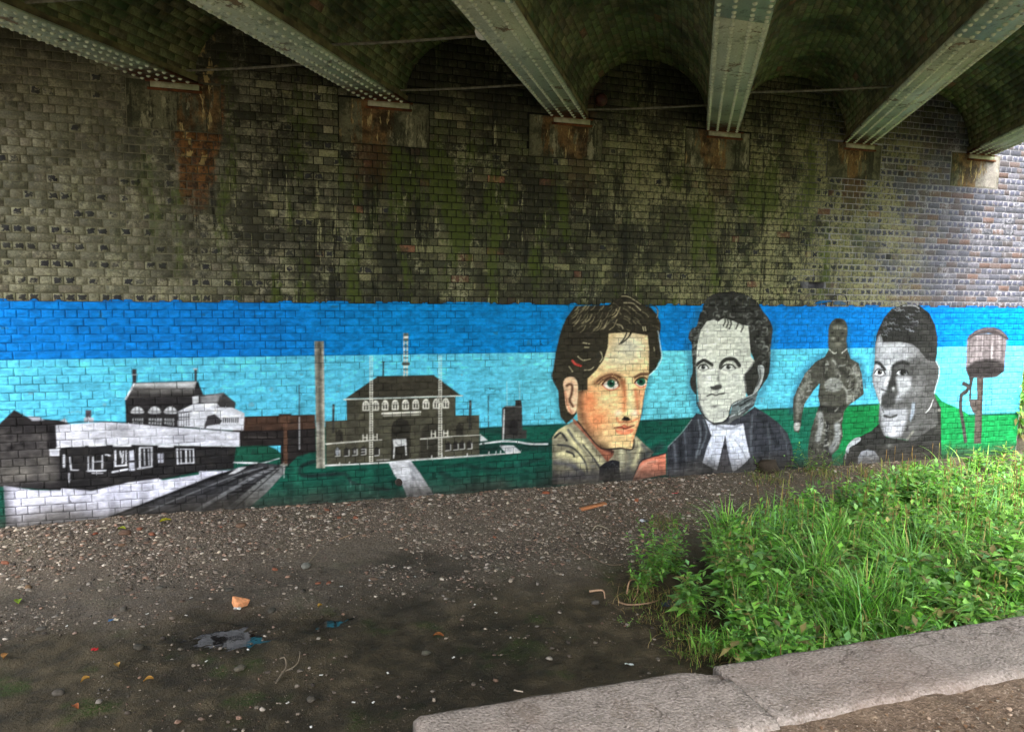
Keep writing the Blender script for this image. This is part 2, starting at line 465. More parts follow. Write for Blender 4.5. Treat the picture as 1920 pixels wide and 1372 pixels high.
    blob(660, 785, 80, 22, (90, 90, 94), 0.7); blob(700, 810, 160, 22, (150, 150, 156), 0.5); mottle(320, 1340, 770, 880, [(226, 228, 236), (176, 178, 190), (150, 150, 158)], 60, 40, 0.35, 12)
    stroke([(590, 750), (590, 872)], 4, (130, 130, 134), 0.7); stroke([(600, 822), (900, 840), (1338, 846)], 4, (110, 110, 116), 0.6)
    stroke([(318, 850), (588, 838)], 4, (130, 130, 136), 0.5); unclip()
    stroke([(310, 764), (590, 746), (1340, 803)], 5, (24, 24, 26))
    stroke([(318, 893), (590, 874), (1340, 884)], 5, (236, 238, 244))
    for pts, w in (([(318, 893), (350, 880)], 10), ([(360, 886), (470, 882)], 9), ([(500, 882), (590, 878)], 10), ([(636, 880), (730, 880)], 10), ([(888, 884), (968, 884)], 11),
                   ([(278, 905), (332, 902)], 8), ([(282, 905), (282, 935)], 7), ([(328, 902), (326, 936)], 7), ([(282, 935), (328, 935)], 8)):
        stroke(pts, w, (226, 228, 236), smooth=False)
    fill([(284, 908), (326, 906), (324, 932), (286, 934)], (170, 172, 182))
    WH = (220, 222, 230)
    for pts, w in (([(358, 935), (358, 998)], 12), ([(390, 945), (398, 1016), (438, 1018)], 7), ([(386, 1035), (386, 1085)], 7), ([(494, 942), (494, 1020)], 6), ([(520, 945), (520, 1012)], 8),
                   ([(572, 935), (572, 1008)], 7), ([(492, 1022), (590, 1020)], 9), ([(520, 972), (572, 968)], 5), ([(515, 1034), (575, 1034)], 5), ([(590, 930), (614, 936)], 8),
                   ([(645, 910), (645, 995)], 9), ([(705, 910), (705, 990)], 7), ([(645, 995), (708, 990)], 9), ([(672, 912), (678, 945)], 7), ([(690, 912), (684, 978)], 7), ([(630, 1028), (712, 1012)], 11),
                   ([(782, 895), (782, 1000)], 10), ([(848, 892), (848, 995)], 8), ([(782, 892), (850, 890)], 8), ([(770, 1008), (850, 998)], 9), ([(806, 900), (810, 990)], 6), ([(830, 900), (834, 990)], 5),
                   ([(990, 898), (994, 982)], 8), ([(1040, 902), (1042, 978)], 9), ([(1082, 900), (1084, 975)], 8), ([(1010, 900), (1014, 980)], 5), ([(1062, 902), (1064, 975)], 5), ([(990, 900), (1082, 902)], 6), ([(992, 980), (1086, 976)], 6)):
        stroke(pts, w, WH, 0.95, smooth=False)
    fill([(722, 910), (748, 905), (755, 1020), (722, 1022)], (186, 188, 200)); stroke([(722, 970), (752, 968)], 14, (40, 40, 44))
    fill([(882, 925), (914, 925), (914, 976), (882, 976)], (178, 180, 192)); stroke([(898, 925), (898, 975)], 4, (60, 60, 64))
    # platform
    fill([(20, 1104), (180, 1128), (338, 1132), (345, 1118), (512, 1134), (720, 1086), (880, 1064), (910, 1074), (1112, 1042), (1115, 1024), (1306, 1016), (1365, 996), (1190, 1048), (540, 1304), (35, 1345)],
         (208, 209, 225), clip=True)
    stroke([(25, 1100), (32, 1340)], 60, (70, 70, 76), 0.75, soft=60); stroke([(30, 1340), (550, 1310)], 40, (110, 110, 120), 0.5, soft=40)
    stroke([(20, 1104), (340, 1134), (512, 1134)], 22, (110, 110, 120), 0.55, soft=24); stroke([(540, 1300), (1190, 1044)], 14, (150, 150, 158), 0.6, soft=14)
    mottle(40, 900, 1110, 1320, [(228, 230, 242), (180, 180, 196)], 60, 60, 0.4, 13); unclip()
    stroke([(1308, 974), (1440, 976)], 7, (226, 228, 232))
    # ---- tall chimney
    frame(*R2, 7)
    fill([(488, 325), (546, 325), (550, 700), (554, 1100), (500, 1102), (497, 800)], (156, 152, 136), clip=True)
    stroke([(517, 325), (522, 800), (527, 1100)], 20, (64, 62, 56), 0.9, soft=26); stroke([(540, 325), (548, 1100)], 8, (178, 176, 164), 0.8, soft=8)
    blob(508, 800, 20, 30, (100, 62, 40), 0.5); blob(510, 850, 14, 60, (190, 190, 190), 0.5); mottle(490, 552, 330, 1100, [(190, 188, 172), (110, 106, 96)], 50, 16, 0.4, 15); unclip()
    # ---- pumping house
    frame(*R3, 8)
    fill([(190, 568), (968, 546), (968, 682), (1138, 680), (1140, 962), (650, 1000), (45, 1036), (38, 722), (192, 716)], (70, 68, 55), clip=True)
    mottle(40, 1140, 560, 1030, [(84, 82, 66), (54, 52, 42), (62, 62, 52)], 130, 40, 0.5, 17)
    fill([(190, 570), (275, 568), (275, 1030), (190, 1030)], (52, 50, 41), a=0.5, fig=0, soft=8)
    D = (42, 40, 33)
    fill([(508, 1000), (510, 770), (525, 725), (575, 698), (628, 718), (645, 770), (640, 990)], D, fig=0)
    fill([(720, 980), (725, 780), (760, 745), (800, 738), (850, 752), (890, 800), (895, 830), (720, 850)], (46, 44, 36), fig=0, a=0.85, soft=10)
    fill([(110, 865), (112, 800), (138, 782), (164, 800), (165, 865)], D, fig=0); fill([(970, 832), (972, 760), (996, 732), (1020, 755), (1022, 830)], D, fig=0)
    fill([(720, 850), (840, 845), (840, 980), (715, 985)], (40, 38, 32), fig=0, a=0.7, soft=10); unclip()
    fill([(182, 560), (410, 404), (815, 395), (1010, 540)], (54, 51, 41), clip=True)
    mottle(200, 1000, 400, 560, [(66, 63, 50), (44, 42, 34)], 60, 40, 0.5, 18); unclip()
    stroke([(410, 403), (815, 394)], 5, (26, 26, 22), 0.8)
    W = (222, 220, 208)
    stroke([(172, 567), (700, 549), (1018, 540)], 8, W)
    for i, x in enumerate((328, 397, 465, 537, 611, 684, 757, 832, 898)):
        y = 612 - i * 2.3
        fill([(x - 24, y + 36), (x - 24, y - 12), (x - 15, y - 31), (x, y - 38), (x + 15, y - 31), (x + 24, y - 12), (x + 24, y + 36)], W)
        fill([(x - 16, y + 27), (x - 16, y - 10), (x, y - 28), (x + 16, y - 10), (x + 16, y + 27)], (88, 86, 74), fig=0)
        stroke([(x, y - 28), (x, y + 28)], 7, W); stroke([(x - 16, y - 8), (x + 16, y - 8)], 7, W)
        stroke([(x - 8, y - 4), (x - 8, y + 26)], 4, (40, 40, 36)); stroke([(x + 8, y - 4), (x + 8, y + 26)], 4, (40, 40, 36))
    stroke([(445, 667), (716, 656)], 13, W); stroke([(450, 684), (716, 675)], 6, W, 0.8)
    stroke([(42, 884), (250, 868), (440, 856)], 9, (206, 204, 194)); stroke([(720, 848), (945, 832)], 9, W); stroke([(945, 830), (1140, 822)], 5, W)
    for x, y in ((322, 838), (394, 834), (810, 812), (898, 808)):
        stroke([(x - 14, y - 22), (x - 14, y + 24)], 7, W, 0.9); stroke([(x + 14, y - 22), (x + 14, y + 24)], 7, W, 0.9); stroke([(x - 14, y), (x + 14, y)], 7, W, 0.9)
    for x, y in ((125, 940), (190, 940), (248, 935), (310, 930), (405, 935), (915, 900), (970, 895), (1015, 890), (1068, 888)):
        fill([(x - 20, y + 32), (x - 20, y - 15), (x, y - 34), (x + 20, y - 15), (x + 20, y + 32)], (40, 38, 34), fig=0)
        stroke([(x + 17, y - 12), (x + 18, y + 30), (x - 16, y + 33)], 7, (196, 196, 192), 0.9, smooth=False)
    oval(124, 938, 14, 30, (150, 155, 160), 0.8); blob(248, 940, 10, 18, (190, 190, 190), 0.7); stroke([(296, 922), (325, 920)], 6, (170, 170, 168)); stroke([(296, 942), (325, 940)], 6, (170, 170, 168))
    stroke([(768, 850), (768, 920)], 4, (150, 150, 140))
    fill([(520, 852), (615, 846), (620, 892), (525, 908)], (196, 197, 196)); stroke([(540, 870), (560, 890), (600, 880)], 6, (90, 90, 88), 0.7)
    stroke([(532, 905), (526, 985)], 9, (206, 206, 204)); stroke([(612, 892), (616, 962)], 9, (206, 206, 204))
    stroke([(405, 1000), (495, 996)], 8, (180, 180, 176), 0.8)
    for x, y0, y1, fade in ((366, 260, 1020, 430), (859, 258, 975, 430)):
        for dx in (-9, 9): stroke([(x + dx, y0), (x + dx * 0.9, fade)], 4.5, (200, 218, 205), 0.75); stroke([(x + dx * 0.9, fade), (x + dx * 1.2, y1)], 6, W)
        k = y0
        while k < y1:
            stroke([(x - 10, k), (x + 10, k)], 5, W, 0.9 if k > fade else 0.7); k += 17
    for dx in (-13, 13): stroke([(612 + dx, 96), (612 + dx * 0.8, 396)], 9, (214, 216, 200))
    for k in range(14): stroke([(600, 100 + k * 21), (626, 100 + k * 21)], 8, (206, 210, 200) if k % 2 else (80, 80, 72))
    fill([(596, 94), (632, 94), (632, 150), (596, 150)], (110, 112, 100), a=0.8); stroke([(606, 122), (624, 122)], 14, (226, 228, 220)); stroke([(596, 312), (632, 312)], 22, (70, 68, 60))
    for pts, w in (([(452, 300), (452, 402)], 9), ([(446, 300), (460, 300)], 7), ([(96, 608), (94, 800)], 16), ([(1074, 580), (1070, 780)], 16), ([(1202, 540), (1203, 772)], 5)):
        stroke(pts, w, (46, 46, 42), 0.95, fig=None)
    blob(95, 625, 8, 16, (150, 150, 150), 0.7); blob(1073, 598, 8, 14, (150, 150, 150), 0.7)
    fill([(1302, 632), (1326, 614), (1395, 612), (1395, 573), (1436, 570), (1444, 620), (1447, 785), (1476, 785), (1476, 846), (1300, 851)], (52, 50, 47), clip=True)
    mottle(1300, 1470, 600, 850, [(76, 74, 70), (32, 30, 30)], 30, 22, 0.5, 19); fill([(1355, 810), (1358, 730), (1385, 705), (1412, 730), (1412, 830)], (34, 32, 31), fig=0); unclip()
    stroke([(1316, 640), (1309, 850)], 10, (200, 200, 198), 0.9); stroke([(1326, 618), (1440, 620)], 5, (160, 160, 158))
    stroke([(1335, 440), (1337, 610)], 4, (200, 222, 220), 0.7); stroke([(1425, 440), (1427, 570)], 4, (200, 222, 220), 0.7)
    frame(*R3, 14)
    fill([(1143, 812), (1202, 860), (1143, 866)], (188, 190, 190))
    stroke([(1145, 884), (1290, 866), (1400, 868), (1500, 884), (1626, 886)], 12, (214, 216, 216), fig=None)
    fill([(1280, 895), (1382, 895), (1438, 942), (1330, 952)], (184, 186, 188)); blob(1350, 925, 30, 14, (110, 112, 116), 0.6)
    stroke([(40, 1038), (490, 1016), (650, 1000), (1170, 966), (1432, 944)], 11, (222, 222, 218), fig=None)
    for x, y in ((140, 1030), (210, 1026), (798, 980), (872, 974), (1052, 966), (1206, 952), (1258, 948), (1290, 945), (1388, 940)):
        stroke([(x, y - 12), (x, y + 6)], 7, (222, 222, 218))
    fill([(490, 1016), (560, 1004), (642, 994), (720, 1100), (818, 1252), (760, 1262), (628, 1275), (590, 1180), (535, 1110)], (200, 201, 205), clip=True)
    for pts, w, c in (([(640, 1030), (720, 1150), (790, 1250)], 24, (130, 132, 138)), ([(520, 1030), (600, 1160), (650, 1260)], 16, (150, 152, 156)), ([(650, 1090), (690, 1170), (720, 1240)], 12, (80, 82, 86)), ([(655, 1000), (815, 1245)], 9, (90, 92, 96))):
        stroke(pts, w, c, 0.6, soft=18)
    unclip()
    # ---- first portrait
    frame(*R4, 9)
    stroke([(85, 590), (115, 440), (160, 260), (240, 130)], 26, (50, 120, 160), 0.5, soft=30); stroke([(90, 640), (125, 760), (140, 870), (180, 915)], 26, (50, 120, 140), 0.5, soft=30)
    stroke([(750, 600), (720, 760), (690, 870)], 26, (50, 120, 140), 0.55, soft=30)
    fill([(92, 1010), (130, 960), (190, 925), (250, 890), (400, 1050), (500, 1090), (560, 1088), (660, 1000), (720, 1060), (780, 1110), (640, 1290), (640, 1320), (92, 1330)], (132, 126, 104), clip=True)
    for pts, w, c, s in (([(110, 990), (190, 960), (260, 1080), (330, 1240)], 44, (216, 208, 158), 30), ([(130, 1060), (230, 1080), (310, 1170), (330, 1250)], 12, (44, 44, 46), 8), ([(200, 960), (260, 1040), (420, 1210)], 16, (52, 52, 58), 14),
                         ([(260, 1000), (360, 1130), (430, 1190)], 40, (208, 200, 156), 26), ([(140, 1120), (230, 1140), (300, 1210)], 34, (212, 204, 156), 26), ([(110, 1180), (220, 1200), (300, 1260)], 26, (70, 70, 76), 26),
                         ([(300, 1060), (380, 1160), (420, 1230)], 10, (40, 40, 44), 8), ([(560, 1100), (560, 1200), (540, 1290)], 30, (186, 182, 150), 20), ([(600, 1080), (620, 1160), (590, 1290)], 28, (120, 118, 104), 22),
                         ([(660, 1030), (690, 1080), (640, 1200)], 24, (204, 198, 156), 20), ([(700, 1060), (740, 1120), (680, 1180)], 22, (90, 88, 84), 18), ([(110, 1010), (150, 980), (190, 1030)], 14, (30, 30, 34), 8),
                         ([(190, 1105), (230, 1120), (240, 1140)], 12, (30, 30, 34), 6), ([(95, 1290), (350, 1275), (640, 1285)], 60, (72, 72, 82), 50)):
        stroke(pts, w, c, 0.9, soft=s)
    mottle(100, 640, 1160, 1320, [(60, 60, 70), (150, 146, 128), (90, 88, 92)], 60, 26, 0.4, 21); unclip()
    fill([(222, 868), (330, 980), (440, 1075), (512, 1100), (505, 1130), (465, 1178), (420, 1120), (330, 1010), (240, 915)], (122, 72, 56), clip=True)
    stroke([(240, 890), (340, 1010), (470, 1140)], 26, (176, 112, 84), 0.7, soft=22); stroke([(260, 880), (400, 1050), (510, 1110)], 20, (48, 34, 30), 0.8, soft=16); unclip()
    fill([(412, 1210), (450, 1180), (500, 1162), (548, 1172), (548, 1230), (560, 1320), (405, 1320)], (26, 26, 30), clip=True)
    for x, y in ((500, 1190), (470, 1220), (530, 1215), (490, 1260), (450, 1270), (525, 1270)): stroke([(x - 16, y + 6), (x, y - 10), (x + 14, y + 4)], 5, (96, 98, 104), 0.6, soft=5)
    unclip()
    HAIR = (50, 46, 35)
    fill([(88, 592), (100, 540), (116, 440), (140, 330), (162, 260), (190, 200), (246, 122), (320, 118), (470, 116), (545, 60), (585, 42), (650, 72), (700, 108), (760, 132), (802, 180), (826, 240), (824, 290),
          (812, 320), (824, 400), (830, 468), (792, 545), (746, 590), (600, 520), (420, 520), (340, 620), (330, 692), (266, 692), (256, 850), (232, 880), (186, 918), (148, 872), (138, 800), (132, 695), (98, 632)], HAIR)
    fill([(474, 308), (600, 300), (738, 320), (748, 420), (746, 590), (734, 640), (718, 705), (692, 868), (662, 965), (642, 1030), (632, 1088), (550, 1082), (450, 1088), (400, 1064), (345, 1000), (268, 905),
          (252, 800), (262, 694), (330, 690), (332, 612), (390, 556), (440, 486), (468, 400)], (230, 198, 142), clip=True)
    blob(610, 400, 150, 130, (222, 218, 194), 0.95); blob(540, 480, 150, 80, (224, 216, 180), 0.7)
    stroke([(290, 690), (288, 800), (330, 950), (440, 1090)], 70, (78, 62, 46), 0.9, soft=60); blob(350, 770, 80, 120, (236, 142, 92), 1.0); blob(400, 880, 110, 140, (242, 154, 102), 0.95)
    blob(480, 1000, 110, 60, (240, 196, 140), 0.7); blob(600, 1020, 70, 50, (244, 206, 146), 0.7); blob(450, 760, 70, 60, (238, 214, 156), 0.7); blob(560, 720, 40, 80, (238, 172, 116), 0.6); blob(690, 720, 40, 80, (236, 150, 104), 0.7)
    stroke([(575, 640), (584, 740), (574, 830)], 26, (214, 120, 76), 0.75, soft=26); stroke([(655, 690), (668, 780), (672, 850)], 18, (206, 110, 74), 0.7, soft=20); stroke([(615, 640), (622, 780), (625, 840)], 34, (238, 222, 168), 0.8, soft=30)
    blob(540, 845, 30, 26, (246, 214, 190), 0.85); blob(650, 848, 26, 30, (244, 222, 200), 0.85); stroke([(530, 880), (545, 905), (575, 905), (620, 905), (668, 885)], 14, (196, 104, 70), 0.7, soft=12)
    blob(600, 930, 40, 22, (236, 176, 120), 0.6); stroke([(690, 880), (660, 960), (640, 1030)], 22, (216, 130, 84), 0.6, soft=22); stroke([(340, 700), (420, 705), (520, 690), (610, 690)], 5, (222, 170, 120), 0.5)
    fill([(560, 892), (580, 868), (606, 872), (622, 892), (598, 900)], (30, 24, 20), fig=0, soft=4)
    fill([(512, 945), (555, 934), (580, 922), (602, 934), (644, 928), (612, 950), (565, 955)], (208, 116, 84), fig=0, smooth=True); fill([(518, 958), (560, 960), (640, 950), (632, 978), (590, 994), (540, 986)], (228, 136, 98), fig=0, smooth=True)
    stroke([(510, 946), (560, 940), (588, 952), (646, 930)], 7, (88, 44, 32), 0.9, soft=3); blob(580, 968, 24, 8, (244, 190, 150), 0.7)
    # eyes
    blob(490, 640, 80, 55, (216, 160, 116), 0.6); fill([(438, 664), (455, 636), (490, 620), (522, 630), (540, 658), (520, 680), (478, 684)], (226, 218, 202), fig=0, soft=5, smooth=True); oval(490, 645, 27, 27, (30, 84, 62), fig=0); oval(490, 645, 12, 12, (12, 30, 24), fig=0); stroke([(462, 628), (490, 618), (520, 628)], 10, (70, 60, 46), .6, soft=8); blob(500, 632, 6, 6, (210, 240, 220), 0.8)
    stroke([(430, 655), (455, 622), (500, 606), (535, 630), (545, 665)], 10, (60, 34, 24), soft=5); stroke([(430, 655), (470, 688), (520, 684), (548, 660)], 8, (196, 100, 76), 0.8, soft=6)
    stroke([(385, 640), (430, 606), (490, 586), (545, 598), (570, 640)], 30, (120, 76, 50), 0.75, soft=26); stroke([(395, 632), (440, 600), (500, 584), (550, 604)], 12, (70, 46, 32), 0.7, soft=10); stroke([(560, 640), (580, 690)], 22, (150, 92, 62), .5, soft=20); stroke([(405, 650), (440, 620), (490, 596)], 8, (70, 44, 30), 0.8, soft=6)
    oval(692, 640, 38, 26, (230, 222, 206), fig=0, soft=5); oval(694, 632, 29, 27, (34, 96, 70), fig=0); oval(694, 632, 12, 12, (12, 30, 24), fig=0)
    stroke([(652, 640), (675, 612), (715, 606), (740, 622)], 9, (60, 34, 24), soft=5); stroke([(652, 646), (690, 672), (726, 660)], 8, (200, 96, 74), 0.8, soft=6); stroke([(652, 606), (690, 584), (748, 582)], 18, (84, 54, 38), 0.9, soft=12)
    unclip()
    stroke([(262, 900), (345, 1004), (400, 1066), (450, 1090), (550, 1084), (634, 1090), (646, 1025)], 9, (34, 26, 22), 0.9, soft=5)
    stroke([(718, 705), (692, 868), (662, 965)], 5, (90, 60, 44), 0.7, soft=4)
    fill([(166, 650), (178, 615), (212, 600), (248, 612), (266, 660), (262, 760), (250, 840), (216, 852), (186, 810), (176, 720)], (236, 196, 158), smooth=True, clip=True)
    stroke([(190, 660), (212, 650), (228, 668), (222, 720), (210, 760), (232, 800)], 16, (70, 42, 30), 0.85, soft=10); stroke([(178, 700), (200, 800), (225, 848)], 14, (196, 130, 96), 0.7, soft=10); unclip()
    stroke([(168, 690), (186, 812), (218, 854)], 6, (60, 40, 30), 0.7)
    for pts in ([(540, 70), (580, 44), (650, 76), (700, 112)], [(560, 90), (610, 70), (680, 110), (720, 150)], [(735, 125), (780, 118), (806, 150), (800, 200)], [(725, 130), (760, 160), (790, 185)]):
        stroke(pts, 8, HAIR, fig=None)
    # hair strands
    CUR['clip'] = (FIG == 9) * 1.0
    q = random.Random(3)
    for _ in range(46):
        x, y = q.uniform(215, 500), q.uniform(130, 300); l = q.uniform(25, 75)
        stroke([(x, y), (x + l * 0.45, y - l * 0.35), (x + l * 0.75, y - l)], q.uniform(3, 6), q.choice([(196, 182, 140), (160, 150, 116), (110, 104, 80)]), 0.8, soft=2)
    for _ in range(30):
        x, y = q.uniform(500, 800), q.uniform(80, 290); l = q.uniform(25, 60)
        stroke([(x, y), (x + l * 0.5, y + l * 0.25), (x + l * 0.9, y + l * 0.7)], q.uniform(3, 5), q.choice([(170, 160, 124), (120, 114, 88), (26, 24, 18)]), 0.75, soft=2)
    for pts in ([(560, 55), (610, 60), (690, 110)], [(575, 100), (640, 105), (690, 150)], [(530, 245), (560, 255), (572, 275)], [(265, 462), (300, 488), (350, 480)], [(205, 530), (230, 565)], [(310, 555), (350, 552), (372, 535)],
                [(420, 430), (432, 470), (415, 500)], [(300, 370), (345, 378)], [(310, 400), (340, 402)], [(780, 400), (785, 425)], [(705, 262), (712, 290)], [(720, 262), (726, 290)], [(790, 130), (808, 165), (800, 200)]):
        stroke(pts, 6, (204, 194, 156), 0.85, soft=3)
    unclip()
    stroke([(228, 490), (250, 515), (285, 526)], 13, (196, 70, 60), 0.95)
    for pts in ([(640, 270), (610, 330), (560, 375)], [(600, 290), (580, 340), (548, 378)], [(625, 200), (640, 260), (615, 320)]): stroke(pts, 9, (44, 42, 34), 0.9, soft=4)
    stroke([(808, 290), (826, 410), (832, 476), (796, 545), (748, 592)], 7, (206, 226, 230), 0.85, soft=5)
    fill([(640, 1282), (668, 1220), (704, 1166), (760, 1140), (862, 1118), (862, 1262), (640, 1305)], (222, 130, 102), clip=True)
    blob(750, 1200, 60, 40, (240, 160, 130), 0.7); stroke([(660, 1260), (720, 1190), (800, 1170)], 14, (236, 190, 160), 0.5, soft=12); stroke([(735, 1185), (850, 1180)], 4, (80, 40, 34), 0.6); unclip()
    stroke([(640, 1280), (668, 1220), (704, 1164), (862, 1118)], 9, (40, 34, 36), 0.9, soft=5)
    stroke([(710, 1130), (760, 1110), (830, 1070)], 40, (34, 40, 42), 0.7, soft=36)
    # ---- second portrait
    frame(*R5, 10)
    for pts in ([(330, 420), (345, 600), (345, 720), (385, 860)], [(895, 300), (895, 450), (870, 640), (800, 780)], [(400, 180), (350, 320)]): stroke(pts, 46, (40, 90, 120), 0.5, soft=46)
    fill([(186, 1112), (250, 1050), (300, 1000), (345, 925), (382, 884), (440, 890), (700, 900), (775, 838), (860, 890), (940, 950), (1000, 1020), (1030, 1110), (1046, 1240), (1000, 1300), (180, 1310)], (52, 54, 60), clip=True)
    for pts, w, c in (([(230, 1090), (240, 1200), (236, 1300)], 14, (120, 124, 132)), ([(300, 1010), (310, 1150), (318, 1290)], 12, (104, 110, 118)), ([(395, 930), (410, 1040), (380, 1180)], 10, (150, 160, 166)), ([(430, 930), (450, 1020), (400, 1160)], 8, (140, 150, 156)),
                      ([(270, 1060), (276, 1200), (290, 1300)], 18, (26, 28, 32)), ([(350, 960), (360, 1090), (350, 1280)], 22, (28, 30, 34)), ([(760, 900), (750, 1040), (760, 1240)], 20, (104, 108, 114)), ([(800, 900), (860, 960), (930, 1100)], 26, (30, 32, 36)),
                      ([(860, 960), (880, 1100), (870, 1240)], 14, (96, 100, 106)), ([(950, 980), (990, 1080), (1010, 1220)], 16, (90, 94, 100)), ([(190, 1280), (600, 1270), (1000, 1290)], 60, (92, 96, 108))):
        stroke(pts, w, c, 0.6, soft=14)
    mottle(200, 1030, 1100, 1310, [(84, 88, 98), (34, 36, 40)], 70, 32, 0.4, 23); unclip()
    stroke([(190, 1110), (290, 1005), (350, 925)], 7, (150, 160, 160), 0.7, soft=4)
    fill([(432, 895), (520, 955), (640, 965), (700, 950), (712, 1030), (746, 1182), (690, 1240), (628, 1284), (600, 1180), (576, 1046), (550, 1170), (522, 1268), (470, 1245), (424, 1216), (450, 1120), (484, 1034)], (210, 214, 228), clip=True)
    for pts, w, c in (([(440, 1190), (520, 1250)], 14, (150, 154, 170)), ([(500, 960), (600, 985), (690, 955)], 14, (120, 124, 134)), ([(640, 1060), (690, 1130), (720, 1200)], 5, (100, 104, 112)), ([(590, 1060), (622, 1250)], 12, (160, 164, 178)), ([(620, 1090), (640, 1150)], 5, (110, 114, 122)), ([(484, 1034), (450, 1130)], 8, (150, 154, 166))):
        stroke(pts, w, c, 0.6, soft=8)
    unclip()
    stroke([(576, 1040), (560, 1120), (524, 1270)], 6, (40, 42, 46), 0.9); stroke([(576, 1040), (600, 1180), (626, 1284)], 6, (40, 42, 46), 0.9); fill([(576, 1050), (612, 1270), (536, 1262)], (72, 70, 76)); oval(575, 1112, 14, 18, (30, 30, 34))
    H2 = (48, 48, 44)
    fill([(428, 150), (450, 110), (490, 82), (560, 64), (660, 64), (730, 90), (790, 130), (830, 190), (872, 245), (898, 310), (892, 380), (884, 450), (880, 560), (868, 630), (830, 690), (790, 745), (730, 765), (700, 640), (715, 600), (770, 530), (742, 450),
          (720, 330), (600, 310), (480, 310), (425, 350), (400, 440), (380, 560), (380, 640), (384, 752), (350, 720), (338, 665), (356, 600), (352, 470), (350, 410), (328, 375), (345, 320), (385, 290), (402, 220), (420, 190)], H2, smooth=True, clip=True)
    mottle(335, 890, 70, 560, [(84, 85, 80), (110, 112, 106), (30, 30, 28)], 110, 22, .6, 91)
    q = random.Random(9)
    for _ in range(150):
        x, y = q.choice([(q.uniform(400, 860), q.uniform(75, 300)), (q.uniform(745, 890), q.uniform(250, 560)), (q.uniform(335, 410), q.uniform(280, 560))]); r = q.uniform(10, 24); t0 = q.uniform(0, 6)
        stroke([(x + r * math.cos(t0 + k), y + r * 0.8 * math.sin(t0 + k)) for k in (0, 0.8, 1.6, 2.4)], q.uniform(4, 9), q.choice([(118, 120, 116), (158, 160, 154), (96, 98, 94), (22, 22, 20)]), 0.7, soft=9)
    unclip()
    fill([(452, 262), (500, 250), (530, 262), (570, 238), (640, 262), (690, 285), (735, 292), (742, 400), (752, 500), (778, 532), (750, 580), (708, 618), (722, 700), (716, 772), (625, 822), (600, 905), (560, 940), (500, 948), (445, 918), (402, 832), (386, 700), (378, 560), (388, 420), (412, 320)],
         (206, 208, 196), clip=True)
    blob(560, 420, 130, 100, (214, 214, 200), 0.6); stroke([(380, 560), (388, 700), (405, 832), (450, 915)], 18, (120, 124, 120), 0.7, soft=18); blob(690, 460, 50, 90, (176, 178, 168), 0.6); blob(650, 650, 60, 60, (190, 192, 184), 0.5); blob(470, 660, 50, 50, (220, 222, 214), 0.6)
    blob(560, 880, 70, 40, (150, 152, 148), 0.6); blob(505, 838, 34, 14, (90, 92, 88), 0.7); stroke([(440, 780), (480, 800), (560, 795), (600, 770)], 10, (170, 172, 164), 0.6, soft=10)
    for x, y in ((590, 240), (610, 250), (655, 250), (570, 230), (690, 270)): stroke([(x, y), (x + 8, y + 30), (x - 6, y + 62)], 10, (54, 54, 48), 0.85, soft=5)
    fill([(780, 528), (712, 615), (700, 640), (712, 690), (722, 770), (800, 740), (800, 540)], (54, 54, 52), a=0.95, soft=18, fig=0)
    stroke([(386, 556), (410, 534), (440, 526), (488, 556)], 19, (40, 40, 36), 0.95, soft=5); stroke([(545, 575), (556, 540), (590, 516), (640, 520), (672, 560)], 24, (40, 40, 36), 0.95, soft=6)
    for cx, rx in ((430, 36), (600, 48)):
        blob(cx, 566, rx * 1.2, 26, (140, 142, 134), 0.6); oval(cx, 574, rx, 15, (222, 224, 216), fig=0, soft=4); oval(cx - 2, 571, 15, 15, (60, 60, 56), fig=0); oval(cx - 2, 571, 6, 6, (14, 14, 14), fig=0); blob(cx + 4, 566, 4, 4, (240, 240, 240), 0.9)
        stroke([(cx - rx, 580), (cx - rx * 0.5, 556), (cx + rx * 0.4, 554), (cx + rx, 578)], 8, (36, 36, 32), 0.95, soft=3); stroke([(cx - rx * 0.8, 588), (cx, 594), (cx + rx * 0.9, 584)], 5, (110, 110, 104), 0.8, soft=4)
    stroke([(538, 590), (530, 640), (540, 690)], 16, (140, 142, 134), 0.7, soft=16); blob(528, 645, 10, 22, (96, 98, 92), 0.6); fill([(474, 702), (495, 700), (520, 690), (548, 690), (552, 714), (512, 726), (486, 720)], (70, 70, 66), fig=0, smooth=True, soft=6)
    stroke([(453, 766), (485, 754), (512, 762), (535, 754), (570, 750)], 8, (46, 46, 42), 0.95, soft=4); blob(512, 775, 40, 8, (150, 150, 142), 0.6); unclip()
    fill([(380, 812), (400, 800), (445, 915), (500, 952), (600, 940), (625, 824), (720, 770), (800, 742), (770, 835), (690, 905), (600, 955), (500, 965), (430, 912)], (96, 98, 97), a=0.92, clip=True)
    q = random.Random(12)
    for _ in range(40):
        x, y = q.uniform(560, 790), q.uniform(770, 950); stroke([(x, y), (x + 40, y - 22)], q.uniform(4, 9), q.choice([(36, 36, 38), (200, 204, 206), (60, 62, 62), (30, 30, 32)]), 0.75, soft=5)
    unclip()
    stroke([(384, 752), (392, 830), (445, 915), (500, 950), (560, 942), (598, 908), (622, 824), (700, 786)], 7, (28, 28, 28), 0.9, soft=3)
    fill([(796, 575), (820, 556), (836, 575), (832, 640), (795, 730), (765, 752), (790, 690), (806, 640)], (150, 154, 152), smooth=True, clip=True); stroke([(812, 590), (815, 640), (790, 700)], 9, (60, 60, 58), 0.8, soft=6); unclip()
    stroke([(800, 562), (836, 572), (830, 645), (790, 735), (700, 786), (622, 826)], 5, (212, 216, 214), 0.8, soft=3)
    # ---- standing player with a ball
    frame(*R6, 11)
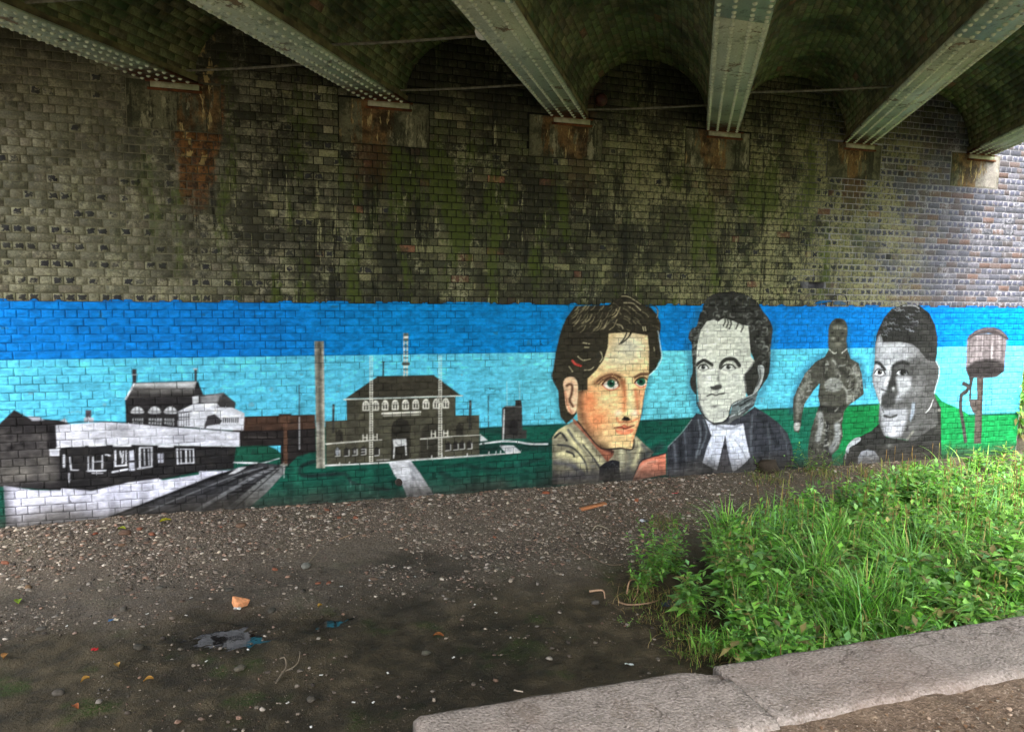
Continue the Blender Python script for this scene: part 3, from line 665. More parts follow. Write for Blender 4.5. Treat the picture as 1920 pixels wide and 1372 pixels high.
    for pts in ([(500, 300), (520, 500), (600, 560), (630, 700)], [(330, 500), (230, 570), (130, 740), (100, 900)]): stroke(pts, 40, (40, 90, 120), 0.5, soft=40)
    fill([(268, 545), (340, 505), (368, 452), (440, 470), (505, 450), (530, 520), (588, 552), (612, 640), (626, 780), (560, 830), (512, 862), (482, 905), (464, 1000), (470, 1090), (440, 1180), (390, 1225), (400, 1310), (214, 1310), (216, 1180), (238, 1040), (285, 900), (302, 858), (290, 790), (302, 700),
          (262, 745), (190, 850), (168, 960), (164, 1000), (150, 1066), (112, 1050), (106, 900), (108, 810), (140, 735), (200, 620)], (70, 69, 62), clip=True)
    mottle(110, 620, 460, 1280, [(92, 92, 86), (34, 33, 30), (120, 120, 114)], 150, 26, 0.5, 31)
    for pts, w, c in (([(205, 640), (215, 700), (150, 780), (150, 900)], 36, (122, 122, 114)), ([(180, 770), (150, 800)], 16, (160, 160, 152)), ([(560, 590), (590, 690), (570, 770), (520, 820)], 40, (138, 138, 130)), ([(400, 540), (430, 620)], 40, (110, 110, 102)), ([(135, 850), (140, 960)], 14, (130, 128, 118)),
                      ([(305, 930), (310, 1010), (288, 1110)], 40, (170, 172, 172)), ([(430, 1010), (430, 1110), (385, 1190)], 44, (164, 168, 170)), ([(500, 1000), (540, 840)], 10, (30, 30, 28)), ([(290, 870), (400, 900), (480, 880)], 40, (34, 34, 32)), ([(360, 990), (350, 1150), (370, 1230)], 22, (28, 28, 28)), ([(440, 560), (500, 640)], 14, (40, 40, 36)), ([(330, 560), (360, 690)], 26, (40, 40, 36))):
        stroke(pts, w, c, 0.75, soft=18)
    q = random.Random(77)
    for _ in range(150):
        x, y = q.choice([(q.uniform(330, 600), q.uniform(490, 700)), (q.uniform(130, 240), q.uniform(600, 900)), (q.uniform(500, 620), q.uniform(560, 830)), (q.uniform(250, 470), q.uniform(900, 1200))]); l = q.uniform(16, 46); a = q.uniform(-1.2, 1.9)
        stroke([(x, y), (x + l * .5 * math.cos(a) + 5, y + l * .5 * math.sin(a)), (x + l * math.cos(a), y + l * math.sin(a))], q.uniform(4, 11), q.choice([(160, 160, 153), (128, 128, 121), (186, 187, 182), (32, 31, 29), (140, 140, 134)]), .6, soft=7)
    oval(405, 712, 70, 52, (126, 127, 122), soft=10); mottle(345, 470, 670, 755, [(180, 182, 180), (70, 70, 66), (40, 40, 38)], 30, 14, 0.6, 33); stroke([(470, 720), (500, 760), (505, 840)], 16, (150, 150, 144), 0.7, soft=8); unclip()
    oval(134, 1012, 24, 36, (150, 150, 146), soft=10, fig=0); stroke([(112, 985), (165, 978)], 8, (30, 30, 30)); blob(128, 1000, 12, 14, (220, 220, 220), 0.9)
    fill([(370, 450), (366, 330), (380, 260), (420, 225), (470, 228), (500, 262), (506, 330), (498, 380), (500, 450), (440, 478)], (74, 74, 66), smooth=True, clip=True)
    for x, y, r, c in ((440, 290, 30, (140, 140, 128)), (490, 300, 16, (150, 150, 140)), (405, 290, 22, (120, 120, 110)), (400, 370, 18, (150, 150, 140)), (475, 375, 16, (140, 140, 130)), (440, 350, 16, (100, 100, 92)), (440, 410, 36, (120, 118, 106)), (395, 328, 14, (24, 24, 22)), (470, 332, 14, (24, 24, 22)), (436, 386, 20, (40, 40, 36)), (440, 240, 34, (30, 30, 28))): blob(x, y, r, r * 0.7, c, 0.85)
    unclip()
    stroke([(372, 450), (405, 480), (425, 475)], 8, (186, 186, 178), 0.9); stroke([(500, 448), (465, 478)], 9, (196, 196, 188), 0.9)
    stroke([(385, 128), (392, 80), (420, 50), (460, 46), (492, 64), (506, 128)], 8, (70, 72, 80), 0.9, soft=4, fig=1)
    fill([(395, 128), (400, 100), (440, 90), (490, 104), (498, 128)], (110, 150, 190), a=0.6, soft=10, fig=1); fill([(250, 118), (300, 92), (380, 84), (388, 100), (300, 118)], (20, 120, 190), a=0.8, soft=8, fig=1)
    # ---- third portrait
    frame(*R7, 12)
    stroke([(320, 340), (300, 560), (290, 680), (320, 800)], 34, (60, 120, 150), 0.5, soft=34)
    fill([(84, 1232), (130, 1160), (200, 1095), (290, 1048), (352, 990), (400, 1095), (560, 1118), (700, 900), (756, 800), (800, 880), (804, 1330), (80, 1330)], (42, 42, 41), clip=True)
    mottle(90, 800, 1000, 1320, [(66, 66, 64), (28, 28, 27)], 80, 40, 0.45, 41); unclip()
    fill([(318, 420), (330, 330), (360, 270), (385, 215), (440, 152), (540, 116), (640, 128), (712, 184), (756, 270), (774, 360), (772, 480), (760, 536), (786, 562), (782, 660), (752, 772), (770, 830), (780, 1000), (600, 1120), (430, 1100), (380, 1080), (340, 980), (350, 850), (300, 700), (296, 640), (312, 560)], (72, 72, 72), clip=True)
    mottle(560, 780, 420, 1100, [(88, 88, 88), (56, 56, 56), (102, 102, 104)], 70, 40, 0.45, 43); blob(640, 690, 60, 90, (104, 104, 106), 0.7); blob(620, 860, 70, 110, (96, 96, 97), 0.6); blob(600, 760, 50, 60, (118, 119, 122), .6)
    fill([(328, 392), (342, 350), (358, 338), (378, 396), (500, 394), (580, 412), (640, 450), (640, 500), (560, 530), (470, 545), (436, 600), (412, 700), (400, 770), (372, 800), (362, 850), (350, 860), (322, 780), (302, 700), (298, 640), (312, 560), (318, 470)], (164, 166, 173), soft=34, fig=0)
    fill([(590, 410), (700, 440), (700, 540), (560, 530)], (100, 100, 102), a=0.7, soft=60, fig=0); blob(420, 450, 80, 40, (184, 186, 192), 0.7); blob(560, 460, 60, 50, (120, 120, 124), .6); blob(330, 720, 26, 70, (140, 142, 148), .6); blob(345, 470, 18, 60, (136, 138, 144), .5); stroke([(330, 470), (450, 480), (580, 470)], 5, (150, 152, 160), 0.6, soft=5); stroke([(330, 510), (430, 520)], 5, (150, 152, 160), 0.6, soft=5)
    fill([(470, 655), (530, 640), (580, 660), (585, 730), (540, 780), (500, 800), (470, 840), (455, 820), (490, 780), (480, 720)], (158, 160, 166), soft=26, fig=0); blob(540, 690, 30, 40, (184, 186, 192), 0.7)
    fill([(352, 862), (380, 888), (470, 892), (545, 878), (556, 930), (535, 1020), (505, 1082), (430, 1100), (388, 1084), (362, 1000)], (160, 162, 170), soft=30, fig=0); blob(450, 1050, 55, 45, (196, 198, 206), 0.8); blob(380, 960, 22, 40, (120, 121, 126), .6); blob(520, 960, 26, 50, (170, 172, 180), 0.6)
    fill([(590, 840), (612, 840), (604, 920), (580, 980), (570, 960)], (140, 150, 164), soft=14, fig=0)
    fill([(364, 800), (392, 770), (446, 772), (474, 830), (452, 872), (392, 884), (360, 852)], (54, 54, 54), a=.9, soft=26, fig=0); fill([(450, 860), (500, 838), (565, 846), (550, 878), (455, 888)], (84, 84, 85), a=.8, soft=24, fig=0); blob(500, 815, 36, 22, (150, 152, 158), .8); blob(545, 780, 30, 40, (120, 121, 125), .6); stroke([(365, 760), (352, 850)], 10, (206, 208, 214), 0.7, soft=6)
    fill([(372, 902), (430, 896), (510, 892), (480, 920), (430, 936), (390, 930)], (150, 152, 160), fig=0, smooth=True); stroke([(385, 938), (430, 948), (475, 934)], 14, (44, 44, 44), 0.9, soft=8); stroke([(370, 888), (380, 912)], 8, (60, 60, 60), 0.7)
    stroke([(288, 574), (318, 548), (352, 556), (388, 598)], 20, (40, 40, 40), 0.95, soft=8); stroke([(440, 590), (470, 560), (520, 545), (560, 560)], 22, (36, 36, 36), 0.9, soft=14)
    oval(348, 622, 36, 22, (214, 216, 222), fig=0, soft=6); oval(350, 618, 17, 17, (52, 48, 46), fig=0); oval(350, 618, 7, 7, (8, 8, 8), fig=0); blob(356, 612, 4, 4, (240, 240, 240), 0.9); stroke([(312, 622), (335, 596), (372, 604), (392, 630)], 8, (40, 40, 40), 0.9, soft=4); stroke([(315, 640), (350, 654), (385, 640)], 6, (110, 110, 116), 0.8, soft=5)
    oval(514, 624, 42, 22, (120, 122, 126), fig=0, soft=6); oval(522, 620, 22, 20, (28, 28, 28), fig=0); fill([(474, 622), (490, 606), (496, 640)], (214, 216, 222), fig=0, soft=4); blob(532, 630, 5, 4, (220, 220, 220), 0.8); stroke([(472, 620), (500, 600), (545, 606), (560, 630)], 8, (30, 30, 30), 0.9, soft=4); stroke([(480, 650), (520, 662), (556, 652)], 6, (150, 150, 154), 0.6, soft=5)
    fill([(440, 580), (470, 600), (462, 680), (470, 740), (440, 750), (405, 752), (420, 690), (434, 640)], (52, 52, 52), soft=16, fig=0); stroke([(425, 560), (418, 640), (385, 730)], 22, (214, 216, 222), 0.75, soft=20); blob(450, 738, 14, 16, (216, 218, 222), 0.85); blob(380, 735, 20, 18, (160, 162, 170), 0.7); stroke([(362, 742), (400, 756), (440, 762)], 8, (40, 40, 40), 0.8, soft=6)
    unclip()
    fill([(318, 420), (326, 350), (350, 285), (385, 215), (440, 152), (540, 116), (640, 128), (712, 184), (756, 270), (774, 360), (772, 480), (758, 540), (700, 530), (640, 450), (590, 412), (500, 394), (378, 396), (358, 336), (336, 350)], (46, 46, 45), clip=True)
    q = random.Random(6)
    for _ in range(60):
        x, y = q.uniform(360, 620), q.uniform(130, 350); l = q.uniform(20, 44)
        stroke([(x, y), (x + l * 0.4, y + 8), (x + l * 0.8, y + 2), (x + l, y + 14)], q.uniform(3, 5), q.choice([(170, 174, 186), (120, 122, 130), (22, 22, 22)]), 0.75, soft=3)
    mottle(560, 770, 180, 520, [(66, 66, 64), (34, 34, 34)], 40, 36, 0.5, 45); stroke([(520, 130), (600, 128), (640, 150)], 8, (190, 192, 196), 0.8, soft=4); stroke([(345, 320), (336, 380)], 14, (96, 60, 62), 0.5, soft=8); unclip()
    stroke([(764, 538), (788, 590), (782, 660), (752, 770)], 8, (200, 214, 220), 0.85, soft=4); stroke([(744, 820), (720, 880), (690, 914)], 8, (206, 208, 212), 0.9, soft=3); stroke([(596, 1056), (552, 1110)], 16, (120, 120, 112), 0.8, soft=8)
    fill([(100, 1196), (118, 1150), (160, 1108), (198, 1094), (212, 1114), (170, 1148), (130, 1172), (122, 1210)], (168, 172, 178), smooth=True); stroke([(100, 1212), (98, 1250)], 10, (190, 190, 192), 0.7)
    fill([(192, 1330), (192, 1240), (215, 1200), (260, 1184), (310, 1196), (345, 1240), (352, 1330)], (142, 147, 158), smooth=False, clip=True); mottle(195, 350, 1190, 1320, [(186, 190, 200), (96, 98, 104)], 40, 14, 0.6, 47); unclip()
    blob(420, 1160, 30, 20, (150, 152, 150), 0.6); oval(788, 896, 12, 11, (110, 108, 104), fig=0)
    # ---- water tower
    frame(*R8, 13)
    stroke([(318, 430), (306, 560), (300, 650)], 24, (90, 130, 190), 0.6, soft=20); stroke([(636, 430), (622, 560), (614, 660)], 24, (90, 130, 190), 0.6, soft=20); stroke([(250, 780), (235, 950)], 20, (90, 140, 190), 0.5, soft=18)
    fill([(316, 415), (380, 378), (470, 364), (560, 372), (632, 412), (620, 560), (612, 668), (550, 716), (440, 726), (330, 716), (304, 662), (310, 560)], (112, 105, 108), clip=True)
    for x in (335, 450, 500, 540, 600): stroke([(x, 370), (x - 4, 600)], 10, (70, 64, 66), 0.6, soft=8)
    for x in (395, 440, 520, 575): stroke([(x, 380), (x - 2, 560)], 12, (154, 148, 152), 0.6, soft=12)
    stroke([(512, 470), (512, 590)], 12, (196, 192, 196), 0.6, soft=8); fill([(300, 640), (380, 590), (470, 566), (560, 580), (625, 620), (610, 680), (540, 720), (330, 720)], (42, 39, 40), soft=24, fig=0); mottle(310, 610, 590, 715, [(64, 60, 60), (26, 24, 24)], 30, 26, 0.5, 51); unclip()
    fill([(310, 420), (330, 382), (380, 342), (450, 318), (530, 314), (590, 338), (632, 378), (650, 410), (640, 418), (570, 378), (480, 362), (390, 376), (330, 410)], (66, 60, 62)); stroke([(330, 392), (420, 340), (540, 334), (620, 380)], 10, (118, 110, 112), 0.6, soft=8)
    fill([(392, 722), (448, 722), (440, 900), (436, 1010), (428, 1250), (368, 1250), (380, 1010), (396, 890)], (74, 66, 62), clip=True); stroke([(435, 730), (425, 1200)], 14, (46, 40, 40), 0.7, soft=10); unclip()
    fill([(330, 715), (368, 718), (352, 800), (346, 892), (328, 892), (335, 800)], (52, 48, 48)); fill([(326, 894), (404, 892), (398, 1008), (364, 1006), (340, 950)], (70, 64, 62))
    stroke([(288, 768), (322, 790), (310, 830), (270, 860), (262, 960), (280, 1080), (302, 1230)], 28, (60, 56, 56), 1.0, fig=None); stroke([(295, 850), (320, 815)], 14, (40, 38, 38))
    for x in (462, 514): stroke([(x, 732), (x, 1006)], 8, (70, 120, 180), 0.85)
    for k in range(9): stroke([(462, 740 + k * 33), (514, 738 + k * 33)], 5, (60, 110, 170), 0.8)
    for x in (505, 545): stroke([(x, 236), (x - 4, 305)], 10, (10, 80, 170), 0.7, soft=6)
    # ---- wear: blotchy paint, dirt splashed up from the ground, scuffs
    N = fbm(XX * 3.0, ZZ * 5.0, 77); IMG[:] = IMG * (0.93 + 0.14 * N)[..., None]
    dirt = sstep(0.58, 0.22, ZZ + 0.25 * (fbm(XX * 2.2, ZZ * 3, 91) - 0.5)) * 0.75
    IMG[:] = IMG * (1 - dirt[..., None]) + np.array([58, 54, 48]) / 255 * dirt[..., None]
    for _ in range(1):
        K = IMG.copy()
        K[1:-1, 1:-1] = (IMG[1:-1, 1:-1] * 2 + IMG[:-2, 1:-1] + IMG[2:, 1:-1] + IMG[1:-1, :-2] + IMG[1:-1, 2:]) / 6
        IMG[:] = np.where((FIG > 0)[..., None], K, IMG)
    br = fbm(XX * 14 + ZZ * 6, ZZ * 30 - XX * 3, 120, 4) - .47; IMG[:] = np.clip(IMG * (1 + .42 * br[..., None]) + .05 * br[..., None], 0, 1)
    wp = sstep(.56, .66, fbm(XX * 5, ZZ * 1.2, 131)) * sstep(.2, 1.2, 1.3 - ZZ) * .25; IMG[:] = IMG * (1 - wp[..., None])
    sc = sstep(0.73, 0.78, fbm(XX * 9, ZZ * 14, 101)) * 0.35
    IMG[:] = IMG * (1 - sc[..., None]) + IMG.mean(-1, keepdims=True) * 0.8 * sc[..., None]
paint_mural()
PAINT = lin(np.clip(IMG * 1.05, 0, .95) * 255.0)
def sample(X, Z):
    u = np.clip((X - RX0) / RDX - 0.5, 0, RW - 1.001); v = np.clip(Z / RDX - 0.5, 0, RH - 1.001)
    i = u.astype(int); j = v.astype(int); a = (u - i)[..., None]; b = (v - j)[..., None]
    return (PAINT[j, i] * (1 - a) + PAINT[j, i + 1] * a) * (1 - b) + (PAINT[j + 1, i] * (1 - a) + PAINT[j + 1, i + 1] * a) * b
def fig_at(X, Z):
    i = np.clip(((X - RX0) / RDX).astype(int), 0, RW - 1); j = np.clip((Z / RDX).astype(int), 0, RH - 1)
    return FIG[j, i]

# ------------------------------------------------------------------ materials
def m_brick():
    t = NT('old_brick'); P = t.pos(); base = t.attr('base'); uvs = t.sep(t.attr('buv', 'Vector'))
    x, y, z = t.sep(P)[0:3]
    mul = lambda *a: a[0] if len(a) == 1 else t.math('MULTIPLY', a[0], mul(*a[1:]))
    add = lambda a, b: t.math('ADD', a, b)
    def N(sx, sz, detail, rough, off=0): return t.noise(t.map(P, (sx, 1.0, sz), (off, 0, off * .7)), 1.0, detail, rough)
    med = t.noise(P, 7, 4); fine = t.noise(P, 48, 5, 0.72); fl = t.noise(P, 20, 4, 0.65)
    jag = t.math('SUBTRACT', t.noise(P, 11, 6, .75), .5)
    warp = add(x, mul(t.math('SUBTRACT', t.noise(P, 2.2, 5, .7), 0.5), 2.0))
    c = t.mix(1.0, base, t.grey(t.ramp(fine, 0.3, 0.7, 0.5, 1.5, False)), 'MULTIPLY')
    c = t.mix(1.0, c, t.grey(t.ramp(fl, 0.32, 0.68, 0.76, 1.22, False)), 'MULTIPLY')
    rightness = t.ramp(warp, 7.4, 10.4)
    d = t.math('MAXIMUM', t.math('ABSOLUTE', uvs[0]), t.math('ABSOLUTE', uvs[1]))
    d = add(d, mul(t.math('SUBTRACT', t.noise(P, 24, 3, 0.6), 0.5), 1.9))
    pale = t.mix(rightness, L4(152, 151, 118), L4(144, 144, 152))
    spot = uvs[2]
    c = t.mix(mul(t.ramp(d, 0.62, 0.95), t.ramp(spot, 0.15, 0.9), t.ramp(x, 6.5, 10.0, 0.6, 0.65)), c, pale)
    # lime bloom, crisp and broken
    lim = mul(t.ramp(add(N(2.4, 1.9, 7, .72), mul(jag, .25)), 0.53, 0.60), t.ramp(add(fl, mul(fine, .6)), 0.70, 0.92))
    c = t.mix(mul(lim, 0.85), c, pale)
    yl = mul(t.ramp(add(N(1.5, 1.2, 7, .72, 3), mul(jag, .25)), .43, .52), t.ramp(warp, 4.0, 4.9), t.ramp(warp, 10.2, 8.8), t.ramp(add(fl, mul(fine, .4)), .52, .80))
    c = t.mix(mul(yl, .85), c, t.mix(fine, L4(112, 111, 72), L4(172, 168, 124)))
    core = t.mix(rightness, L4(46, 47, 48), L4(78, 80, 96))
    c = t.mix(mul(t.ramp(d, 0.70, 0.60), t.ramp(spot, 0.45, 0.55)), c, core)
    inner = mul(t.ramp(warp, -2.2, -0.6), t.ramp(warp, 9.0, 7.6))
    # soot and damp
    dk = mul(t.ramp(add(N(.8, 1.0, 7, .7), mul(jag, .16)), 0.46, 0.535), t.ramp(warp, -2.0, -0.4), t.ramp(warp, 6.6, 5.2))
    c = t.mix(mul(dk, 0.80), c, t.mix(fl, L4(27, 28, 19), L4(52, 52, 36)))
    dl = mul(t.ramp(add(N(1.6, 2.6, 7, .74, 6), mul(jag, .2)), .47, .56), t.ramp(warp, 1.0, -1.0), t.ramp(add(z, mul(jag, .8)), 2.6, 4.6, .35, .95)); c = t.mix(mul(dl, .62), c, t.mix(fl, L4(44, 45, 33), L4(82, 80, 60)))  # left end: dark mottling, stronger towards the top
    pl = mul(t.ramp(add(N(2.2, 3.4, 7, .74, 12), mul(jag, .2)), .52, .58), t.ramp(warp, 1.2, -.6), t.ramp(add(fl, mul(fine, .5)), .62, .85)); c = t.mix(mul(pl, .7), c, L4(158, 154, 126))
    # green algae in runs
    al = mul(t.ramp(add(N(1.7, .55, 6, .7, 2), mul(jag, .2)), 0.515, 0.60), inner)
    c = t.mix(mul(al, 0.82), c, t.mix(fl, L4(38, 46, 16), L4(92, 108, 34)))
    # black runs from the joints above, then pale ones
    run = mul(t.ramp(add(N(4.5, .55, 6, .72, 9), mul(jag, .12)), 0.565, 0.60), inner)
    c = t.mix(mul(run, 0.75), c, L4(24, 25, 17))
    pal = mul(t.ramp(add(N(7.5, .7, 6, .72, 4), mul(jag, .15)), 0.60, 0.635), inner, t.ramp(fl, .36, .55))
    c = t.mix(mul(pal, 0.85), c, L4(158, 157, 118))
    top = mul(t.ramp(add(z, mul(jag, .5)), 4.9, 5.5), t.ramp(warp, 10.4, 9.4)); c = t.mix(mul(top, .6), c, L4(34, 36, 24))  # top courses darkened below the vaults
    # rust that has run down from the bearing at the left
    n2 = mul(t.math('SUBTRACT', N(5, 1.2, 4, .6), 0.5), 0.3)
    wdt = t.ramp(z, 3.6, 4.9, .10, .34, False)
    rx = t.math('DIVIDE', t.math('ABSOLUTE', t.math('SUBTRACT', add(x, add(n2, mul(jag, .2))), -0.76)), wdt)
    ru = mul(t.ramp(rx, 1.0, 0.72), t.ramp(add(z, mul(jag, 1.0)), 3.68, 4.05), t.ramp(z, 5.25, 5.05))
    c = t.mix(mul(ru, 0.92), c, t.mix(t.ramp(t.noise(P, 12, 5, .7), 0.38, 0.62), L4(48, 32, 17), L4(126, 84, 38)))
    cream = mul(t.ramp(N(9, 5, 3, .6), .55, .60), t.ramp(rx, .8, .4), t.ramp(z, 4.1, 4.4))
    c = t.mix(mul(cream, .85), c, L4(178, 156, 98))
    for X0, k in ((1.2, .8), (3.9, .4), (6.0, .6), (8.3, .8)):
        r2 = t.ramp(t.math('ABSOLUTE', t.math('SUBTRACT', add(x, mul(jag, .5)), X0)), .26, .14)
        c = t.mix(mul(r2, t.ramp(add(z, mul(jag, 1.6)), 3.9, 4.6), k), c, t.mix(fl, L4(38, 28, 16), L4(104, 72, 36)))
    t.bump(add(mul(fine, 0.6), fl), 0.7, 0.007)
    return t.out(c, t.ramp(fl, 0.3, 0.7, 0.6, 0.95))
def m_mortar():
    t = NT('lime_mortar'); P = t.pos(); x = t.sep(P)[0]
    n = t.noise(P, 30, 4); b = t.noise(P, 2.0, 4)
    left = t.mix(t.ramp(b, 0.42, 0.6), L4(94, 92, 73), L4(124, 121, 98))
    c = t.mix(t.ramp(x, 0.2, -1.5), L4(20, 21, 14), left)
    right = t.mix(t.ramp(b, 0.35, 0.6), L4(130, 130, 137), L4(158, 157, 163))
    c = t.mix(t.ramp(t.math('ADD', x, t.math('MULTIPLY', b, 1.5)), 7.9, 9.2), c, right)
    c = t.mix(1.0, c, t.grey(t.ramp(n, 0.3, 0.7, 0.7, 1.25, False)), 'MULTIPLY')
    t.bump(n, 0.5, 0.005)
    return t.out(c, 0.95)
def m_paint():
    t = NT('mural_paint'); t.b.inputs['Specular IOR Level'].default_value = 0.12; P = t.pos(); c = t.attr('paint')
    n = t.noise(P, 30, 4); f = t.noise(P, 120, 3)
    c = t.mix(1.0, c, t.grey(t.ramp(n, 0.3, 0.7, 0.88, 1.1, False)), 'MULTIPLY')
    t.bump(t.math('ADD', n, t.math('MULTIPLY', f, 0.5)), 0.5, 0.006)
    return t.out(c, t.ramp(n, 0.3, 0.7, 0.5, 0.75))
def m_arch():
    t = NT('vault_brick'); P = t.pos(); base = t.attr('base'); x, y, z = t.sep(P)[0:3]
    n = t.noise(P, 40, 4); b = t.noise(P, 1.6, 4, 0.6); g = t.noise(P, 3.2, 4, 0.6)
    c = t.mix(1.0, base, t.grey(t.ramp(n, 0.3, 0.7, 0.6, 1.35, False)), 'MULTIPLY')
    c = t.mix(t.math('MULTIPLY', t.ramp(b, 0.46, 0.62), 0.75), c, L4(42, 44, 30))
    c = t.mix(t.math('MULTIPLY', t.ramp(g, 0.52, 0.66), 0.65), c, L4(84, 106, 60))
    c = t.mix(t.math('MULTIPLY', t.ramp(t.noise(P, 5, 3), 0.62, 0.72), 0.5), c, L4(120, 108, 66))
    t.bump(n, 0.6, 0.006)
    return t.out(c, 0.85)
def m_simple(name, c0, c1, scale=12, rough=0.85, bump=0.3, dist=0.005, metal=0.0, detail=4):
    t = NT(name); P = t.pos(); n = t.noise(P, scale, detail)
    c = t.mix(t.ramp(n, 0.32, 0.68), L4(*c0), L4(*c1)); t.bump(n, bump, dist)
    return t.out(c, rough, metal)
def m_girder():
    t = NT('girder_paint'); P = t.pos(); x, y, z = t.sep(P)[0:3]
    n = t.noise(P, 9, 5, 0.6); f = t.noise(P, 60, 3); b = t.noise(P, 1.3, 3)
    c = t.mix(t.ramp(b, 0.35, 0.65), L4(156, 166, 140), L4(180, 189, 160))
    c = t.mix(t.ramp(t.noise(P, 5, 7, .75), 0.55, 0.6, 0, .6), c, L4(98, 106, 88)); c = t.mix(t.ramp(t.noise(P, 22, 5, .7), .6, .66, 0, .5), c, L4(206, 214, 186)); c = t.mix(1.0, c, t.grey(t.ramp(f, 0.3, 0.7, 0.85, 1.12, False)), 'MULTIPLY')
    ru = t.ramp(t.math('ADD', y, t.math('MULTIPLY', t.math('SUBTRACT', n, 0.5), 0.9)), -0.75, -0.22)
    ru = t.math('MAXIMUM', ru, t.math('MULTIPLY', t.ramp(t.noise(P, 3.0, 7, 0.75), 0.585, 0.62), 0.75))
    c = t.mix(ru, c, t.mix(t.ramp(n, 0.35, 0.65), L4(58, 34, 22), L4(104, 62, 32))); t.bump(t.math('ADD', n, f), 0.35, 0.004)
    return t.out(c, t.ramp(ru, 0, 1, 0.5, 0.9, False))
def m_pad():
    t = NT('padstone'); P = t.pos(); x, y, z = t.sep(P)[0:3]; u, v_, sd = t.sep(t.attr('buv', 'Vector'))[0:3]
    mul = lambda *a: a[0] if len(a) == 1 else t.math('MULTIPLY', a[0], mul(*a[1:]))
    add = lambda a, b: t.math('ADD', a, b)
    n = t.noise(P, 3.2, 6, 0.7); f = t.noise(P, 45, 4, .7); w = t.noise(P, 12, 6, .72); run = t.noise(t.map(P, (6, 1, 0.6)), 1.0, 6, 0.72); jag = t.math('SUBTRACT', w, .5)
    c = t.mix(t.ramp(n, 0.42, 0.56), L4(66, 67, 48), L4(108, 107, 82))
    c = t.mix(mul(t.ramp(add(run, mul(jag, .2)), .53, .58), .8), c, L4(44, 46, 32)); c = t.mix(mul(t.ramp(t.noise(t.map(P, (4, 1, 1.2), (4, 0, 2)), 1, 6, .72), .55, .60), .75), c, L4(160, 157, 126))
    right = t.mix(t.ramp(n, 0.4, 0.7), L4(138, 132, 126), L4(172, 166, 160)); c = t.mix(mul(t.ramp(add(x, jag), 10.2, 10.8), 0.8), c, right)
    off = t.math('ABSOLUTE', t.math('SUBTRACT', add(u, mul(t.math('SUBTRACT', run, .5), 1.6)), sd))
    rr = t.math('SUBTRACT', add(t.math('SUBTRACT', .85, mul(off, .9)), mul(add(v_, 1.0), .12)), mul(t.math('SUBTRACT', .5, t.noise(t.map(P, (3.2, 1, 1.1), (7, 0, 1)), 1.0, 6, .72)), 3.2)); ru = t.ramp(rr, .45, .75)
    c = t.mix(mul(ru, .8), c, t.mix(t.ramp(n, .40, .60), L4(56, 40, 22), L4(126, 94, 52)))
    cr = mul(ru, t.ramp(t.noise(t.map(P, (14, 1, 3.0)), 1, 5, .65), .56, .61)); c = t.mix(mul(cr, .85), c, L4(186, 166, 112))
    edge = t.ramp(add(t.math('MAXIMUM', t.math('ABSOLUTE', u), t.math('ABSOLUTE', v_)), mul(jag, .5)), .86, 1.0); c = t.mix(mul(edge, .55), c, L4(62, 63, 45))
    c = t.mix(1.0, c, t.grey(t.ramp(f, 0.3, 0.7, 0.7, 1.25, False)), 'MULTIPLY'); t.bump(add(w, f), 0.7, 0.01)
    return t.out(c, 0.9)
def m_mud():
    t = NT('mud'); t.b.inputs['Specular IOR Level'].default_value = 0.12; P = t.pos(); x, y, z = t.sep(P)[0:3]
    n = t.noise(P, 6, 5, 0.6); f = t.noise(P, 45, 4, 0.65); b = t.noise(P, 0.9, 3); vf = t.noise(P, 160, 2)
    c = t.mix(t.ramp(n, 0.3, 0.7), L4(56, 49, 37), L4(92, 82, 64)); c = t.mix(1.0, c, t.grey(t.ramp(b, .3, .7, .7, 1.35, False)), 'MULTIPLY'); c = t.mix(t.ramp(f, 0.52, 0.74), c, L4(86, 80, 66))
    c = t.mix(t.math('MULTIPLY', t.ramp(t.noise(P, 1.7, 4, 0.6), 0.55, 0.66), t.ramp(f, 0.35, 0.55)), c, L4(60, 72, 34))
    grit = t.ramp(t.math('ADD', y, t.math('MULTIPLY', t.math('SUBTRACT', b, 0.5), 1.5)), -2.9, -2.0)
    c = t.mix(t.math('MULTIPLY', grit, 0.8), c, t.mix(t.ramp(f, 0.3, 0.7), L4(82, 73, 63), L4(128, 116, 103)))
    veg = t.math('MULTIPLY', t.ramp(x, 3.0, 4.2), 0.35); c = t.mix(veg, c, L4(58, 52, 34))
    wet = t.ramp(z, 0.045, 0.004); c = t.mix(t.math('MULTIPLY', wet, 0.7), c, L4(34, 30, 25))
    c = t.mix(1.0, c, t.grey(t.ramp(vf, 0.3, 0.7, 0.8, 1.2, False)), 'MULTIPLY')
    t.bump(t.math('ADD', n, t.math('ADD', f, t.math('MULTIPLY', vf, 0.4))), 0.9, 0.02)
    return t.out(c, t.math('MULTIPLY', t.ramp(n, 0.3, 0.7, 0.55, 0.9), t.ramp(wet, 0, 1, 1.0, 0.5, False)))
def m_path():
    t = NT('path_earth'); P = t.pos(); n = t.noise(P, 14, 5, 0.6); f = t.noise(P, 80, 4); b = t.noise(P, 2, 3)
    c = t.mix(t.ramp(n, 0.3, 0.7), L4(78, 64, 52), L4(112, 95, 79)); c = t.mix(t.ramp(f, 0.55, 0.7), c, L4(138, 122, 108)); c = t.mix(t.math('MULTIPLY', t.ramp(b, 0.5, 0.7), 0.5), c, L4(98, 82, 66))
    t.bump(t.math('ADD', n, f), 0.9, 0.02); return t.out(c, 0.95)
